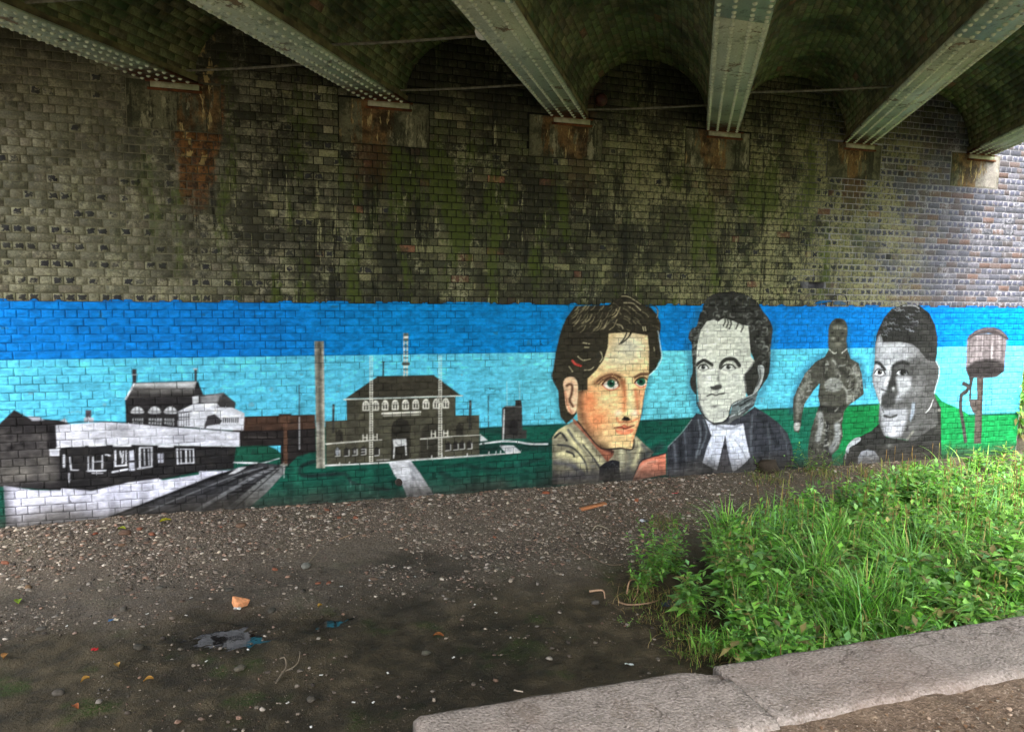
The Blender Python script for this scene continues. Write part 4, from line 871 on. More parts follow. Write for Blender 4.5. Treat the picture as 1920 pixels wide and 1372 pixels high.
def m_coping():
    t = NT('coping_concrete'); P = t.pos(); n = t.noise(P, 10, 5, 0.6); f = t.noise(P, 75, 3, 0.6); v = t.voro(P, 90); b = t.noise(P, 1.6, 3)
    c = t.mix(t.ramp(n, 0.3, 0.7), L4(114, 106, 99), L4(140, 131, 123)); c = t.mix(t.ramp(f, 0.50, 0.70, 0, .6), c, L4(152, 141, 136)); c = t.mix(t.ramp(f, 0.46, 0.30, 0, .6), c, L4(88, 78, 72)); c = t.mix(t.math('MULTIPLY', t.ramp(t.noise(P, 4.5, 6, .7), .52, .62), .5), c, L4(104, 92, 82)); c = t.mix(t.math('MULTIPLY', t.ramp(t.math('ABSOLUTE', t.math('SUBTRACT', t.noise(t.map(P, (1.0, 1.6, 1)), 1.0, 3, .5), .5)), .004, .001), .55), c, L4(64, 56, 50)); c = t.mix(t.math('MULTIPLY', t.ramp(f, .5, .72), .55), c, L4(164, 153, 147)); c = t.mix(t.math('MULTIPLY', t.ramp(f, .44, .30), .5), c, L4(76, 67, 62)); c = t.mix(t.math('MULTIPLY', t.ramp(t.math('ADD', t.sep(P)[1], t.math('MULTIPLY', n, .16)), -6.98, -7.06), .6), c, L4(112, 84, 62))
    c = t.mix(t.math('MULTIPLY', t.ramp(b, 0.45, 0.65), 0.35), c, L4(120, 102, 92)); c = t.mix(t.ramp(t.noise(P, 30, 3), 0.70, 0.74), c, L4(70, 62, 54))
    t.bump(t.math('ADD', f, t.math('MULTIPLY', v, 0.6)), 0.8, 0.008); return t.out(c, 0.92)
def m_tint(name, rough=0.85, bump=0.4, scale=40, spec=0.3):
    t = NT(name); P = t.pos(); n = t.noise(P, scale, 4); c = t.mix(1.0, t.attr('tint'), t.grey(t.ramp(n, 0.3, 0.7, 0.7, 1.3, False)), 'MULTIPLY')
    t.bump(n, bump, 0.006); t.b.inputs['Specular IOR Level'].default_value = spec
    return t.out(c, rough)
def m_leaf():
    t = NT('leaf'); P = t.pos(); n = t.noise(P, 25, 2); c = t.mix(1.0, t.attr('tint'), t.grey(t.ramp(n, 0.3, 0.7, 0.8, 1.2, False)), 'MULTIPLY')
    t.out(c, 0.5); tr = t.n.new('ShaderNodeBsdfTranslucent'); t.t.links.new(t.mix(1.0, c, (1.0, 1.0, 0.45), 'MULTIPLY'), tr.inputs[0])
    mx = t.n.new('ShaderNodeMixShader'); mx.inputs[0].default_value = 0.35
    t.t.links.new(t.b.outputs[0], mx.inputs[1]); t.t.links.new(tr.outputs[0], mx.inputs[2]); t.t.links.new(mx.outputs[0], t.n['Material Output'].inputs[0])
    return t.m
def m_water():
    t = NT('puddle_water'); t.b.inputs['Specular IOR Level'].default_value = 0.6
    t.bump(t.noise(t.pos(), 14, 2), 0.04, 0.01)
    return t.out(L4(20, 19, 17), 0.03)
M = dict(rivet=m_simple('rivet_paint', (170, 178, 150), (204, 210, 180), 30, 0.45), iron=m_simple('dark_iron', (44, 38, 34), (70, 60, 52), 20, 0.7), brick=m_brick(), mortar=m_mortar(), paint=m_paint(), arch=m_arch(), girder=m_girder(), pad=m_pad(), mud=m_mud(), path=m_path(), coping=m_coping(),  # rivets paler than the girder: worn paint, with highlights put into the colour
         stone=m_tint('stone'), litter=m_tint('litter', 0.6, 0.1), leaf=m_leaf(), water=m_water(), twig=m_tint('twig', 0.9, 0.5),
         vmortar=m_simple('vault_mortar', (78, 79, 54), (102, 102, 70), 14), fillet=m_simple('mortar_fillet', (74, 68, 44), (120, 114, 76), 5, bump=0.6, dist=0.01),
         rod=m_simple('rod_iron', (84, 82, 70), (120, 116, 98), 20, 0.7), rust=m_simple('rusty_iron', (66, 36, 18), (112, 66, 32), 12, 0.9, 0.5),
         bearing=m_simple('bearing_paint', (150, 152, 120), (186, 186, 154), 14, 0.7), mass=m_simple('brick_mass', (70, 68, 58), (96, 92, 80), 6), deck=m_simple('deck_concrete', (110, 108, 100), (140, 138, 128), 3),
         bark=m_simple('stem', (74, 82, 40), (104, 112, 60), 30), white=m_simple('white_enamel', (206, 204, 186), (226, 224, 210), 30, 0.5, 0.05), brownball=m_simple('rusty_cap', (60, 34, 30), (96, 58, 48), 20, 0.5, 0.2))

# ------------------------------------------------------------------ bricks of the wall
ROWS = np.array([1.0, 1.0, 1.0])
def brick_mesh_arrays(x0, x1, z0, z1, rnd, dep=0.012, bev=0.004, jit=0.0022, y=0.0):
    """one laid brick: face, rounded arris, sides; front towards -y"""
    L, H = x1 - x0, z1 - z0
    def ring(ins, yy):
        return np.array([[x0 + ins, yy, z0 + ins], [x1 - ins, yy, z0 + ins], [x1 - ins, yy, z1 - ins], [x0 + ins, yy, z1 - ins]])
    a = ring(bev, y); a[:, 1] += rnd.uniform(-jit, jit, 4); a[:, [0, 2]] += rnd.uniform(-0.0016, 0.0016, (4, 2))
    b = ring(0.0, y + bev); b[:, [0, 2]] += rnd.uniform(-0.0016, 0.0016, (4, 2)); c = ring(0.0, y + dep + 0.02)
    V = np.vstack([a, b, c])
    Q = [[0, 1, 2, 3]]
    for k in range(4):
        k2 = (k + 1) % 4
        Q += [[4 + k, 4 + k2, k2, k], [8 + k, 8 + k2, 4 + k2, 4 + k]]
    cx, cz = (x0 + x1) / 2, (z0 + z1) / 2
    UV = np.stack([(V[:, 0] - cx) / (L / 2), (V[:, 2] - cz) / (H / 2)], 1)
    return V, np.array(Q), UV
def course_bricks(k, xa, xb):
    """English bond: headers on even courses, stretchers on odd ones"""
    out = []
    if k % 2: step, off = SL, X_JOINT
    else: step, off = SL / 2, X_JOINT + SL / 4
    n0 = math.floor((xa - off) / step); x = off + n0 * step
    while x < xb:
        a, b = max(x, xa), min(x + step, xb)
        if b - a > 0.03: out.append((a, b))
        x += step
    return out
PADS = [(-1.44, -0.48, 4.608, 5.13), (0.81, 1.89, 4.608, 5.13), (3.18, 4.20, 4.608, 5.13), (5.44, 6.47, 4.608, 5.13), (7.79, 8.78, 4.608, 5.13), (10.14, 11.15, 4.608, 5.13)]
HOLE = (7.60, 7.88, 2.985, 3.09)
wr = np.random.default_rng(3)
def brick_colour(xc, zc, header):
    g = wr.uniform(0, 1)
    left = [(114, 112, 92), (110, 109, 89), (107, 105, 87), (118, 115, 94), (112, 107, 90)]
    mid = [(80, 82, 55), (72, 75, 50), (88, 88, 62), (66, 68, 47), (78, 75, 55), (94, 93, 66), (60, 62, 45)]
    right = [(82, 83, 93), (75, 76, 86), (90, 89, 97), (87, 80, 82), (94, 82, 80), (98, 80, 75), (82, 77, 79), (72, 73, 82)]
    a = sstep(-1.2, 1.4, xc + wr.uniform(-0.8, 0.8)); b = sstep(7.3, 9.8, xc + 0.5 * (3.6 - zc) + wr.uniform(-0.6, 0.6))
    c = np.array(left[wr.integers(len(left))]) * (1 - a) + np.array(mid[wr.integers(len(mid))]) * a
    r = np.array(right[wr.integers(4) if header else wr.integers(len(right))])
    c = c * (1 - b) + r * b
    if header and a < 0.5 and wr.uniform() < 0.6: c = c * 1.12
    if a > 0.5 and b < 0.5 and wr.uniform() < 0.02: c = np.array((98, 70, 52))
    c = c * wr.uniform(0.93, 1.07)
    if a > .4 and b < .6:
        n = float(fbm(np.array(xc * 1.3), np.array(zc * 1.6), 300)); r_ = wr.uniform()
        if n > .5 and r_ < .35: c = c * wr.uniform(1.15, 1.5)
        elif n < .5 and r_ < .4: c = c * wr.uniform(.6, .9)
    spot = 0.0
    dens = 0.42 * (1 - sstep(0.3, 1.6, xc)) * (0.15 + sstep(4.4, 3.2, zc)) + 0.55 * sstep(7.0, 8.6, xc) + 0.06
    if header and wr.uniform() < dens: spot = wr.uniform(0.5, 1.0)
    elif wr.uniform() < 0.35: spot = wr.uniform(0.1, 0.44)
    return lin(np.clip(c, 0, 255)), spot

abut = tag(empty('abutment_wall', (4.0, 0.0, 0.2)), 'long weathered brick abutment wall under the bridge, mossy and lime-stained above the mural', 'wall')
laid = []
K0, K1 = -29, 40
for k in range(K0, K1):
    z0 = Z_TOP + k * CH; z1 = z0 + CH
    for (a, b) in course_bricks(k, WALL_L, WALL_R):
        if k < 0 and a > RX0 + 0.12: continue                       # these bricks carry the paint and are built with the mural
        skip = False
        for (px0, px1, pz0, pz1) in PADS:
            if b > px0 + 0.004 and a < px1 - 0.004 and z1 > pz0 + 0.01 and z0 < pz1 - 0.01: skip = True; pc = (px0, px1)
        segs = [(a, b)]
        if skip:
            segs = []
            if a < pc[0] - 0.03: segs.append((a, pc[0]))
            if b > pc[1] + 0.03: segs.append((pc[1], b))
        if a < HOLE[1] - 0.05 and b > HOLE[0] + 0.05 and z0 < HOLE[3] - 0.02 and z1 > HOLE[2] + 0.02: continue
        for (p, q) in segs:
            g = 0.0045
            cx, cz = (p + q) / 2, (z0 + z1) / 2
            px, py, w = project(np.array([cx, 0, cz]))
            vis = 12 < px < 1908 and 12 < py < 1300 and cz < 5.05
            area = (q - p) * CH / w ** 2
            laid.append((p + g, q - g, z0 + g, z1 - g, (b - a) < 0.16, area if vis else -1, k))
order = sorted(range(len(laid)), key=lambda i: -laid[i][5])
single = set(order[:300])
rest = Acc()
T_BR = {'base': 'FLOAT_COLOR', 'buv': 'FLOAT_VECTOR'}
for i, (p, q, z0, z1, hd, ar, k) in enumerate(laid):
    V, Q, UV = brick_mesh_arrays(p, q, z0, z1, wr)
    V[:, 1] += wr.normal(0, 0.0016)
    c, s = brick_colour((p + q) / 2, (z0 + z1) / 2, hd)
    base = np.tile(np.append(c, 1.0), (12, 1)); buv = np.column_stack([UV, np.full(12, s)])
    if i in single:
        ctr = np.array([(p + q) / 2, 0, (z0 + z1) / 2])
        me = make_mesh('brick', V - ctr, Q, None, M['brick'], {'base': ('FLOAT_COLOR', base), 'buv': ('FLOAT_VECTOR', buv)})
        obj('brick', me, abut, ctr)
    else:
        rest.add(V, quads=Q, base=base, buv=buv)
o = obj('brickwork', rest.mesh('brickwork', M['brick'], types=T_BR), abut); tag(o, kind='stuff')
acc = Acc()
zb, zt = 0.0, 6.32
xs = [WALL_L, HOLE[0], HOLE[1], WALL_R]; zs = [zb, HOLE[2], HOLE[3], zt]
for i in range(3):
    for j in range(3):
        if i == 1 and j == 1:
            d = 0.16; x0, x1, z0, z1 = xs[1], xs[2], zs[1], zs[2]
            v = np.array([[x0, .009, z0], [x1, .009, z0], [x1, .009, z1], [x0, .009, z1], [x0, d, z0], [x1, d, z0], [x1, d, z1], [x0, d, z1]])
            acc.add(v, quads=[[4, 5, 6, 7], [0, 1, 5, 4], [1, 2, 6, 5], [2, 3, 7, 6], [3, 0, 4, 7]])
        else:
            acc.add([[xs[i], .0065, zs[j]], [xs[i + 1], .0065, zs[j]], [xs[i + 1], .0065, zs[j + 1]], [xs[i], .0065, zs[j + 1]]], quads=[[0, 1, 2, 3]])
obj('mortar_bed', acc.mesh('mortar_bed', M['mortar']), abut)
acc = Acc(); acc.add(box_v(WALL_L, WALL_R - 0.004, 0.2, 0.75, -0.3, 6.3), quads=BOXQ)
v = [[WALL_R - 0.004, .009, -0.3], [WALL_R - 0.004, .2, -0.3], [WALL_R - 0.004, .2, 6.3], [WALL_R - 0.004, .009, 6.3]]; acc.add(v, quads=[[0, 1, 2, 3]])
obj('wall_core', acc.mesh('wall_core', M['mass']), abut)
for i, (x0, x1, z0, z1) in enumerate(PADS):
    nx, nz = 12, 7; X, Z = np.meshgrid(np.linspace(x0 + .004, x1 - .004, nx), np.linspace(z0 + .004, z1 - .004, nz)); Y = -0.004 + 0.012 * (fbm(X * 6, Z * 6, 40 + i) - 0.5)
    Y[0, :] += .004; Y[-1, :] += .004; Y[:, 0] += .004; Y[:, -1] += .004
    V = np.stack([X, Y, Z], -1).reshape(-1, 3); ii = (np.arange(nz - 1)[:, None] * nx + np.arange(nx - 1)).ravel()
    o = obj('padstone', make_mesh('padstone', V, np.stack([ii, ii + 1, ii + nx + 1, ii + nx], 1), None, M['pad'], {'buv': ('FLOAT_VECTOR', np.column_stack([(V[:, 0] - (x0 + x1) / 2) / (x1 - x0) * 2, (V[:, 2] - (z0 + z1) / 2) / (z1 - z0) * 2, np.full(len(V), (.55, -.35, .1, -.1, .1, -.3)[i])]))}, smooth=True), abut)
    o['label'] = ['rust-streaked stone bearing block under a girder end', 'brown-stained stone bearing block under a girder end'][i % 2]

# ------------------------------------------------------------------ the mural: paint film following the bricks it covers
mural = tag(empty('mural', (4.0, 0.0, 0.3)), 'wide painted mural of portraits, a railway station and a pumping house on the brick wall', 'mural')
ALLV = []; ALLQ = []; ALLC = []; ALLF = []; nv = 0
mr = np.random.default_rng(8)
def film_grid(xv, zv, Y, fac, only=None):
    global nv
    X, Z = np.meshgrid(xv, zv); C = np.clip(sample(X, Z) * fac, 0, 1)
    n, m = X.shape[1], X.shape[0]
    ii = (np.arange(m - 1)[:, None] * n + np.arange(n - 1)[None, :]).ravel()
    Q = np.stack([ii, ii + 1, ii + n + 1, ii + n], 1)
    xc = (X[:-1, :-1] + X[1:, 1:]).ravel() / 2; zc = (Z[:-1, :-1] + Z[1:, 1:]).ravel() / 2
    f = fig_at(xc, zc)
    if only is not None: Q = Q[f > 0]; f = f[f > 0]
    if len(Q) == 0: return
    ALLV.append(np.stack([X, Y, Z], -1).reshape(-1, 3)); ALLQ.append(Q + nv); ALLF.append(f); ALLC.append(C.reshape(-1, 3)); nv += X.size
for k in range(-30, 3):
    z0 = Z_TOP + k * CH + .003; z1 = z0 + CH - .006
    if z1 < 0.02: continue
    for (a, b) in course_bricks(k, RX0 + 0.12, WALL_R):
        a += .003; b -= .003
        nx = max(4, int((b - a) / .0095)); e = .0055
        xv = np.concatenate([[a], np.linspace(a + e, b - e, nx), [b]]); zv = np.concatenate([[z0], np.linspace(z0 + e, z1 - e, 9), [z1]])
        fx = np.ones(len(xv)); fx[[0, -1]] = 0; fz = np.ones(len(zv)); fz[[0, -1]] = 0
        w = fz[:, None] * fx[None, :]
        X, Z = np.meshgrid(xv, zv)
        tilt = mr.normal(0, .0015) + mr.normal(0, .012) * (X - (a + b) / 2) + mr.normal(0, .02) * (Z - (z0 + z1) / 2)
        Y = tilt + .005 * (1 - w) + .0022 * (fbm(X * 40, Z * 40, 5, 2) - 0.5)
        if k >= 0: film_grid(xv, zv, Y * 0 - .0065 + .004 * (1 - w), np.full(X.shape + (1,), mr.uniform(.92, 1.0)), only=True)
        else: film_grid(xv, zv, Y, (mr.uniform(.93, 1.04) * (0.90 + 0.10 * w))[..., None])
for k in range(-30, 0):                                              # painted joints
    z0 = Z_TOP + k * CH
    if z0 + CH < .02: continue
    xv = np.arange(RX0 + 0.12, WALL_R - .004, .02); zv = np.array([z0 - .0001, z0 + .006, z0 + .03, z0 + .06, z0 + CH - .006, z0 + CH])
    X, Z = np.meshgrid(xv, zv)
    film_grid(xv, zv, np.full(X.shape, .0050), (0.40 + 0.60 * sstep(0.38, 0.60, fbm(X * 5, Z * 5, 61)) * (1 - .25 * sstep(4.0, 6.5, X)))[..., None])
AV = np.concatenate(ALLV); AQ = np.concatenate(ALLQ); AC = np.concatenate(ALLC); AF = np.concatenate(ALLF)
PART_LABEL = {1: 'dark blue painted band along the top of the mural', 2: 'light blue painted sky behind the figures', 3: 'green painted field along the foot of the mural', 4: 'black and white painted railway station with long pale canopy',
              5: 'grey painted railway lines running to the right', 6: 'brown painted viaduct beside the station', 7: 'tall thin grey painted chimney', 8: 'olive grey painted pumping house with a row of arched windows',
              9: 'painted head of a person with brown hair and green eyes, in colour', 10: 'black and white painted bust of a person with curly hair and white neckband', 11: 'dark grey painted full figure holding a ball',
              12: 'black and white painted head of a person with short dark hair, half in shade', 13: 'grey painted water tower with ladder', 14: 'white painted road and kerb lines before the pumping house'}
for f in range(1, 15):
    sel = AF == f
    if not sel.any(): continue
    q = AQ[sel]; u, inv = np.unique(q, return_inverse=True)
    me = make_mesh(FIGS[f], AV[u], inv.reshape(-1, 4), None, M['paint'], {'paint': ('FLOAT_COLOR', np.column_stack([AC[u], np.ones(len(u))]))})
    o = obj(FIGS[f], me, mural); o['label'] = PART_LABEL[f]
del ALLV, ALLQ, ALLC, ALLF

# ------------------------------------------------------------------ girders, rods and brick jack arches
SK = math.radians(31.6)
BD = np.array([-math.sin(SK), -math.cos(SK)]); PD = np.array([math.cos(SK), -math.sin(SK)])
SOF, FLW, SPR = 5.12, 0.445, 5.185
GXS = [-3.32, -0.97, 1.37, 3.73, 6.01, 8.33, 10.70]
S_END = 13.0  # deck ends short behind the viewer so that light reaches the wall
def bp(X, off, s, z):
    """point by girder: wall position, offset across, distance out from the wall face, height"""
    s = s - off * math.tan(SK)
    return np.array([X + PD[0] * off + BD[0] * s, PD[1] * off + BD[1] * s, z])
def prism(acc, X, offs, s0, s1, z0, z1):
    v = [bp(X, offs[0], s0, z0), bp(X, offs[1], s0, z0), bp(X, offs[1], s1, z0), bp(X, offs[0], s1, z0)]
    v += [p + np.array([0, 0, z1 - z0]) for p in v]
    acc.add(v, quads=[[0, 1, 2, 3], [7, 6, 5, 4], [0, 4, 5, 1], [1, 5, 6, 2], [2, 6, 7, 3], [3, 7, 4, 0]])
def rivet(acc, X, off, s):
    p = bp(X, off, s, SOF); r = .023
    th = np.arange(6) / 6 * 2 * np.pi
    v = [p + np.array([r * math.cos(t), r * math.sin(t), -.001]) for t in th] + [p + np.array([r * .7 * math.cos(t), r * .7 * math.sin(t), -.014]) for t in th] + [p + np.array([0, 0, -.021])]
    q = [[k, (k + 1) % 6, 6 + (k + 1) % 6, 6 + k] for k in range(6)]; tr = [[6 + k, 6 + (k + 1) % 6, 12] for k in range(6)]
    acc.add(v, quads=q, tris=tr)
GLAB = {0: 'riveted iron girder just beyond the left edge of the view', 1: 'riveted grey-green iron girder nearest the left edge, above the rust-run wall', 2: 'riveted grey-green girder with brown rusted edge near its left bearing', 3: 'riveted grey-green girder left of centre with a white cap beside it',
        4: 'pale riveted girder coming almost straight towards the viewer', 5: 'long pale blue-green riveted girder slanting to the top right corner', 6: 'short stretch of riveted girder at the far right, above pale blue bricks'}
GR = 'riveted girders carrying the brick vaults'
for gi, X in enumerate(GXS):
    seen = gi >= 1
    g = tag(empty('girder', (X, 0.0, SOF)), GLAB.get(gi, 'riveted iron girder beyond the left edge of the view'), 'girder', GR)
    acc = Acc(); hw = FLW / 2
    cuts = [-0.005, 3.1 + 0.35 * gi % 2.0, 7.4, 12.0, S_END]
    for a, b in zip(cuts[:-1], cuts[1:]): prism(acc, X, (-hw, hw), a, b - .004, SOF, SOF + .028)
    flange = obj('bottom_flange', acc.mesh('bottom_flange', M['girder']), g)
    acc = Acc(); prism(acc, X, (-hw + .035, hw - .035), -0.004, S_END - .3, SOF + .0285, SOF + .05); obj('flange_plate', acc.mesh('flange_plate', M['girder']), g)
    acc = Acc(); prism(acc, X, (-.012, .012), -0.003, S_END - .3, SOF + .0505, 6.04); obj('web', acc.mesh('web', M['girder']), g)
    if seen:
        acc = Acc()
        for off in (-.192, -.072, .072, .192):
            s = 0.12
            while s < 9.5:
                if abs(off) > .1 or s > .05: rivet(acc, X, off, s)
                s += .092 if int(s * 1.3) % 3 else .125
        tag(obj('rivets', acc.mesh('rivets', M['rivet'], True), flange, tuple(flange.location)), kind='stuff')
        acc = Acc(); acc.add(box_v(X - .20 - .02, X + .27, -.045, .03, SOF - .075, SOF - .012), quads=BOXQ); obj('bearing_plate', acc.mesh('bearing_plate', M['bearing']), g)
        acc = Acc(); acc.add(box_v(X - .27, X + .31, -.06, .03, SOF - .0115, SOF - .001), quads=BOXQ); acc.add(box_v(X - .25, X + .30, -.05, .03, SOF - .098, SOF - .0755), quads=BOXQ)
        obj('bearing_frame', acc.mesh('bearing_frame', M['rust']), g)
# vaults
ar_ = np.random.default_rng(21)
ALAB = {0: 'dark green-stained brick vault at the far left above the wall', 1: 'green and rust-stained brick vault left of the second girder', 2: 'brick vault with pale mortar lines left of the centre girder', 3: 'brown-green brick vault between the two middle girders',
        4: 'dark brick vault right of the straight pale girder', 5: 'shadowed brick vault above the bright right-hand end of the wall'}
for gi in range(len(GXS) - 1):
    X, X2 = GXS[gi], GXS[gi + 1]
    wv = (X2 - X) * math.cos(SK); oa, ob = FLW / 2 - .02, wv - FLW / 2 + .02; R = (ob - oa) / 2; oc = (oa + ob) / 2
    vault = tag(empty('brick_vault', (X + 1.1, -1.0, SPR)), ALAB.get(gi, 'brick vault beyond the left edge of the view'), 'vault', 'brick vaults between the girders')
    def vp(th, s, r): return bp(X, oc - r * math.cos(th), s, SPR + r * math.sin(th))
    acc = Acc(); nth = 25; ss = np.concatenate([np.linspace(-0.005, 7, 15), np.linspace(8, S_END - .4, 6)])
    V = np.array([[vp(t, s, R + .011) for t in np.linspace(-.03, math.pi + .03, nth)] for s in ss]).reshape(-1, 3)
    ii = (np.arange(len(ss) - 1)[:, None] * nth + np.arange(nth - 1)).ravel()
    obj('vault_bed', make_mesh('vault_bed', V, np.stack([ii, ii + 1, ii + nth + 1, ii + nth], 1), None, M['vmortar'], smooth=True), vault)
    for (o_, sg) in ((oa, 1), (ob, -1)):                              # lime fillet on the flange
        acc = Acc(); n = 60; ss = np.linspace(0, 9, n); nn = .005 + .045 * fbm(ss * 3, ss * 0 + gi, 3)
        a = np.array([bp(X, o_ - sg * .03, s, SOF + .052) for s in ss]); b = np.array([bp(X, o_ + sg * .012, s, SOF + .03) for s in ss]); c = np.array([bp(X, o_ + sg * .018, s, SPR + w) for s, w in zip(ss, nn)])
        i = np.arange(n - 1); q = np.concatenate([np.stack([i, i + 1, n + i + 1, n + i], 1), np.stack([n + i, n + i + 1, 2 * n + i + 1, 2 * n + i], 1)])
        acc.add(np.concatenate([a, b, c]), quads=q); obj('mortar_fillet', acc.mesh('mortar_fillet', M['fillet'], True), vault)
    nc = int(round(math.pi * R / .082)); dth = math.pi / nc; lst = []
    for c in range(nc):
        th0, th1 = c * dth + .0042 / R, (c + 1) * dth - .0042 / R
        s = -ar_.uniform(0, .2) if False else -(c % 2) * .115
        while s < 7.2:
            a, b = max(s, 0.0) + .004, s + .23 - .005
            s += .23
            if b - a < .04: continue
            dr = ar_.normal(0, .001)
            outer = [vp(th0, a, R + .012), vp(th1, a, R + .012), vp(th1, b, R + .012), vp(th0, b, R + .012)]
            e = .005 / R
            inner = [vp(th0 + e, a + .005, R + dr), vp(th1 - e, a + .005, R + dr), vp(th1 - e, b - .005, R + dr), vp(th0 + e, b - .005, R + dr)]
            V = np.array(inner + outer); ctr = V[:4].mean(0); px, py, w = project(ctr)
            nrm = np.cross(V[1] - V[0], V[3] - V[0]); area = abs((nrm / 1.0) @ (EYE - ctr)) / max(w, .1) ** 3
            axis = np.array([0, 0, 1.0]); toeye = EYE - ctr
            face = (bp(X, oc, s, SPR) - ctr) @ toeye
            vis = w > 0 and 4 < px < 1916 and 4 < py < 700 and face > 0
            g = ar_.uniform()
            col = np.array([(122, 126, 84), (114, 122, 80), (128, 128, 88), (118, 112, 82), (108, 114, 78), (116, 128, 84)][ar_.integers(6)]) * ar_.uniform(.88, 1.1)
            if ar_.uniform() < .01: col = np.array((136, 104, 78))
            lst.append((V, np.append(lin(col), 1), area if vis else -1))
    Q = [[0, 3, 2, 1]] + [[4 + k, k, (k + 1) % 4, 4 + (k + 1) % 4] for k in range(4)]
    Q = np.array(Q); order = sorted(range(len(lst)), key=lambda i: -lst[i][2]); single = set([i for i in order[:180] if lst[i][2] > 0])
    acc = Acc()
    for i, (V, c, _) in enumerate(lst):
        if i in single:
            ctr = V.mean(0); me = make_mesh('brick', V - ctr, Q, None, M['arch'], {'base': ('FLOAT_COLOR', np.tile(c, (8, 1)))}); obj('brick', me, vault, ctr)
        else: acc.add(V, quads=Q, base=c)
    tag(obj('brickwork', acc.mesh('brickwork', M['arch']), vault), kind='stuff')
# tie rods between the girders
RLAB = ['thin iron tie rod at the top left edge, nearest the viewer', 'thin tie rod close to the wall between the two left girders', 'thin tie rod crossing above the left part of the wall, further from it', 'thin tie rod near the wall ending at the centre-left girder',
        'thin tie rod low on the wall left of the straight pale girder', 'thin tie rod across the vault right of the straight pale girder']
for (gi, yl, lab) in zip((1, 1, 2, 2, 3, 4), (-1.85, -.13, -1.62, -.15, -.06, -1.55), RLAB):
    X = GXS[gi]; wv = (GXS[gi + 1] - X) * math.cos(SK); z = SOF + .11
    s = -yl / math.cos(SK)
    A = np.array([X + PD[0] * .2 + BD[0] * 0, PD[1] * .2, z]); t = (yl - A[1]) / BD[1]; A = A + np.array([BD[0] * t, BD[1] * t, 0]); B = A + np.array([PD[0], PD[1], 0]) * (wv - .4)
    acc = Acc(); n = 5; pts = [A + (B - A) * k / (n - 1) + np.array([0, 0, -.012 * math.sin(math.pi * k / (n - 1))]) for k in range(n)]
    tube(acc, pts, .0135, 8); r = tag(obj('tie_rod', acc.mesh('tie_rod', M['rod'], True)), lab, 'tie rod', 'tie rods between the girders')
# deck over the vaults
acc = Acc(); x0, x1 = GXS[0] - .25, GXS[-1] + .34
v = [bp(x0, 0, .0, 6.06), bp(x1, 0, .0, 6.06), bp(x1, 0, S_END, 6.06), bp(x0, 0, S_END, 6.06)]; v += [p + np.array([0, 0, 1.0]) for p in v]
acc.add(v, quads=[[0, 1, 2, 3], [7, 6, 5, 4], [0, 4, 5, 1], [1, 5, 6, 2], [2, 6, 7, 3], [3, 7, 4, 0]]); tag(obj('bridge_deck', acc.mesh('bridge_deck', M['deck'])), 'bridge deck over the vaults', kind='structure')
# small fittings up there
def dome(name, ctr, r, mat, label, cat, axis=(0, -1, 0), flat=.8):
    th = np.linspace(0, math.pi * .62, 7); ph = np.arange(12) / 12 * 2 * math.pi; ax = np.array(axis, float); ax /= np.linalg.norm(ax)
    u = np.cross(ax, (0.3, .2, 1)); u /= np.linalg.norm(u); w = np.cross(ax, u); V = []
    for t in th:
        for p in ph: V.append(np.array(ctr) + ax * r * flat * math.cos(t) + r * math.sin(t) * (math.cos(p) * u + math.sin(p) * w))
    n = 12; Q = [[i * n + j, i * n + (j + 1) % n, (i + 1) * n + (j + 1) % n, (i + 1) * n + j] for i in range(6) for j in range(n)]
    o = obj(name, make_mesh(name, V, np.array(Q), None, mat, smooth=True)); return tag(o, label, cat)
A = bp(GXS[3], -.25, 3.05, SOF + .075); dome('insulator_cap', A, .075, M['white'], 'small white rounded cap at the end of a tie rod on the centre-left girder', 'cap', (-.4, -.5, -.75))
wx, wz = on_wall(1124, 189); dome('vent_cap', (wx, -.05, wz), .085, M['brownball'], 'round red-brown cap on the wall beside a girder bearing', 'vent cap', (0, -1, -.1), 1.0)
wx, wz = on_wall(747, 903); acc = Acc(); th = np.arange(12) / 12 * 2 * math.pi
V = np.concatenate([[[wx + r * math.cos(t), y, wz + r * math.sin(t)] for t in th] for (r, y) in ((.045, .0), (.045, -.05), (.03, -.05), (.028, -.004))])
acc.add(V, quads=[[i * 12 + j, i * 12 + (j + 1) % 12, (i + 1) * 12 + (j + 1) % 12, (i + 1) * 12 + j] for i in range(3) for j in range(12)]); acc.add(V[36:48], tris=[[0, k, k + 1] for k in range(1, 11)])
tag(obj('drain_pipe', acc.mesh('drain_pipe', M['iron'])), 'short dark drain pipe end sticking out of the white painted road', 'pipe')

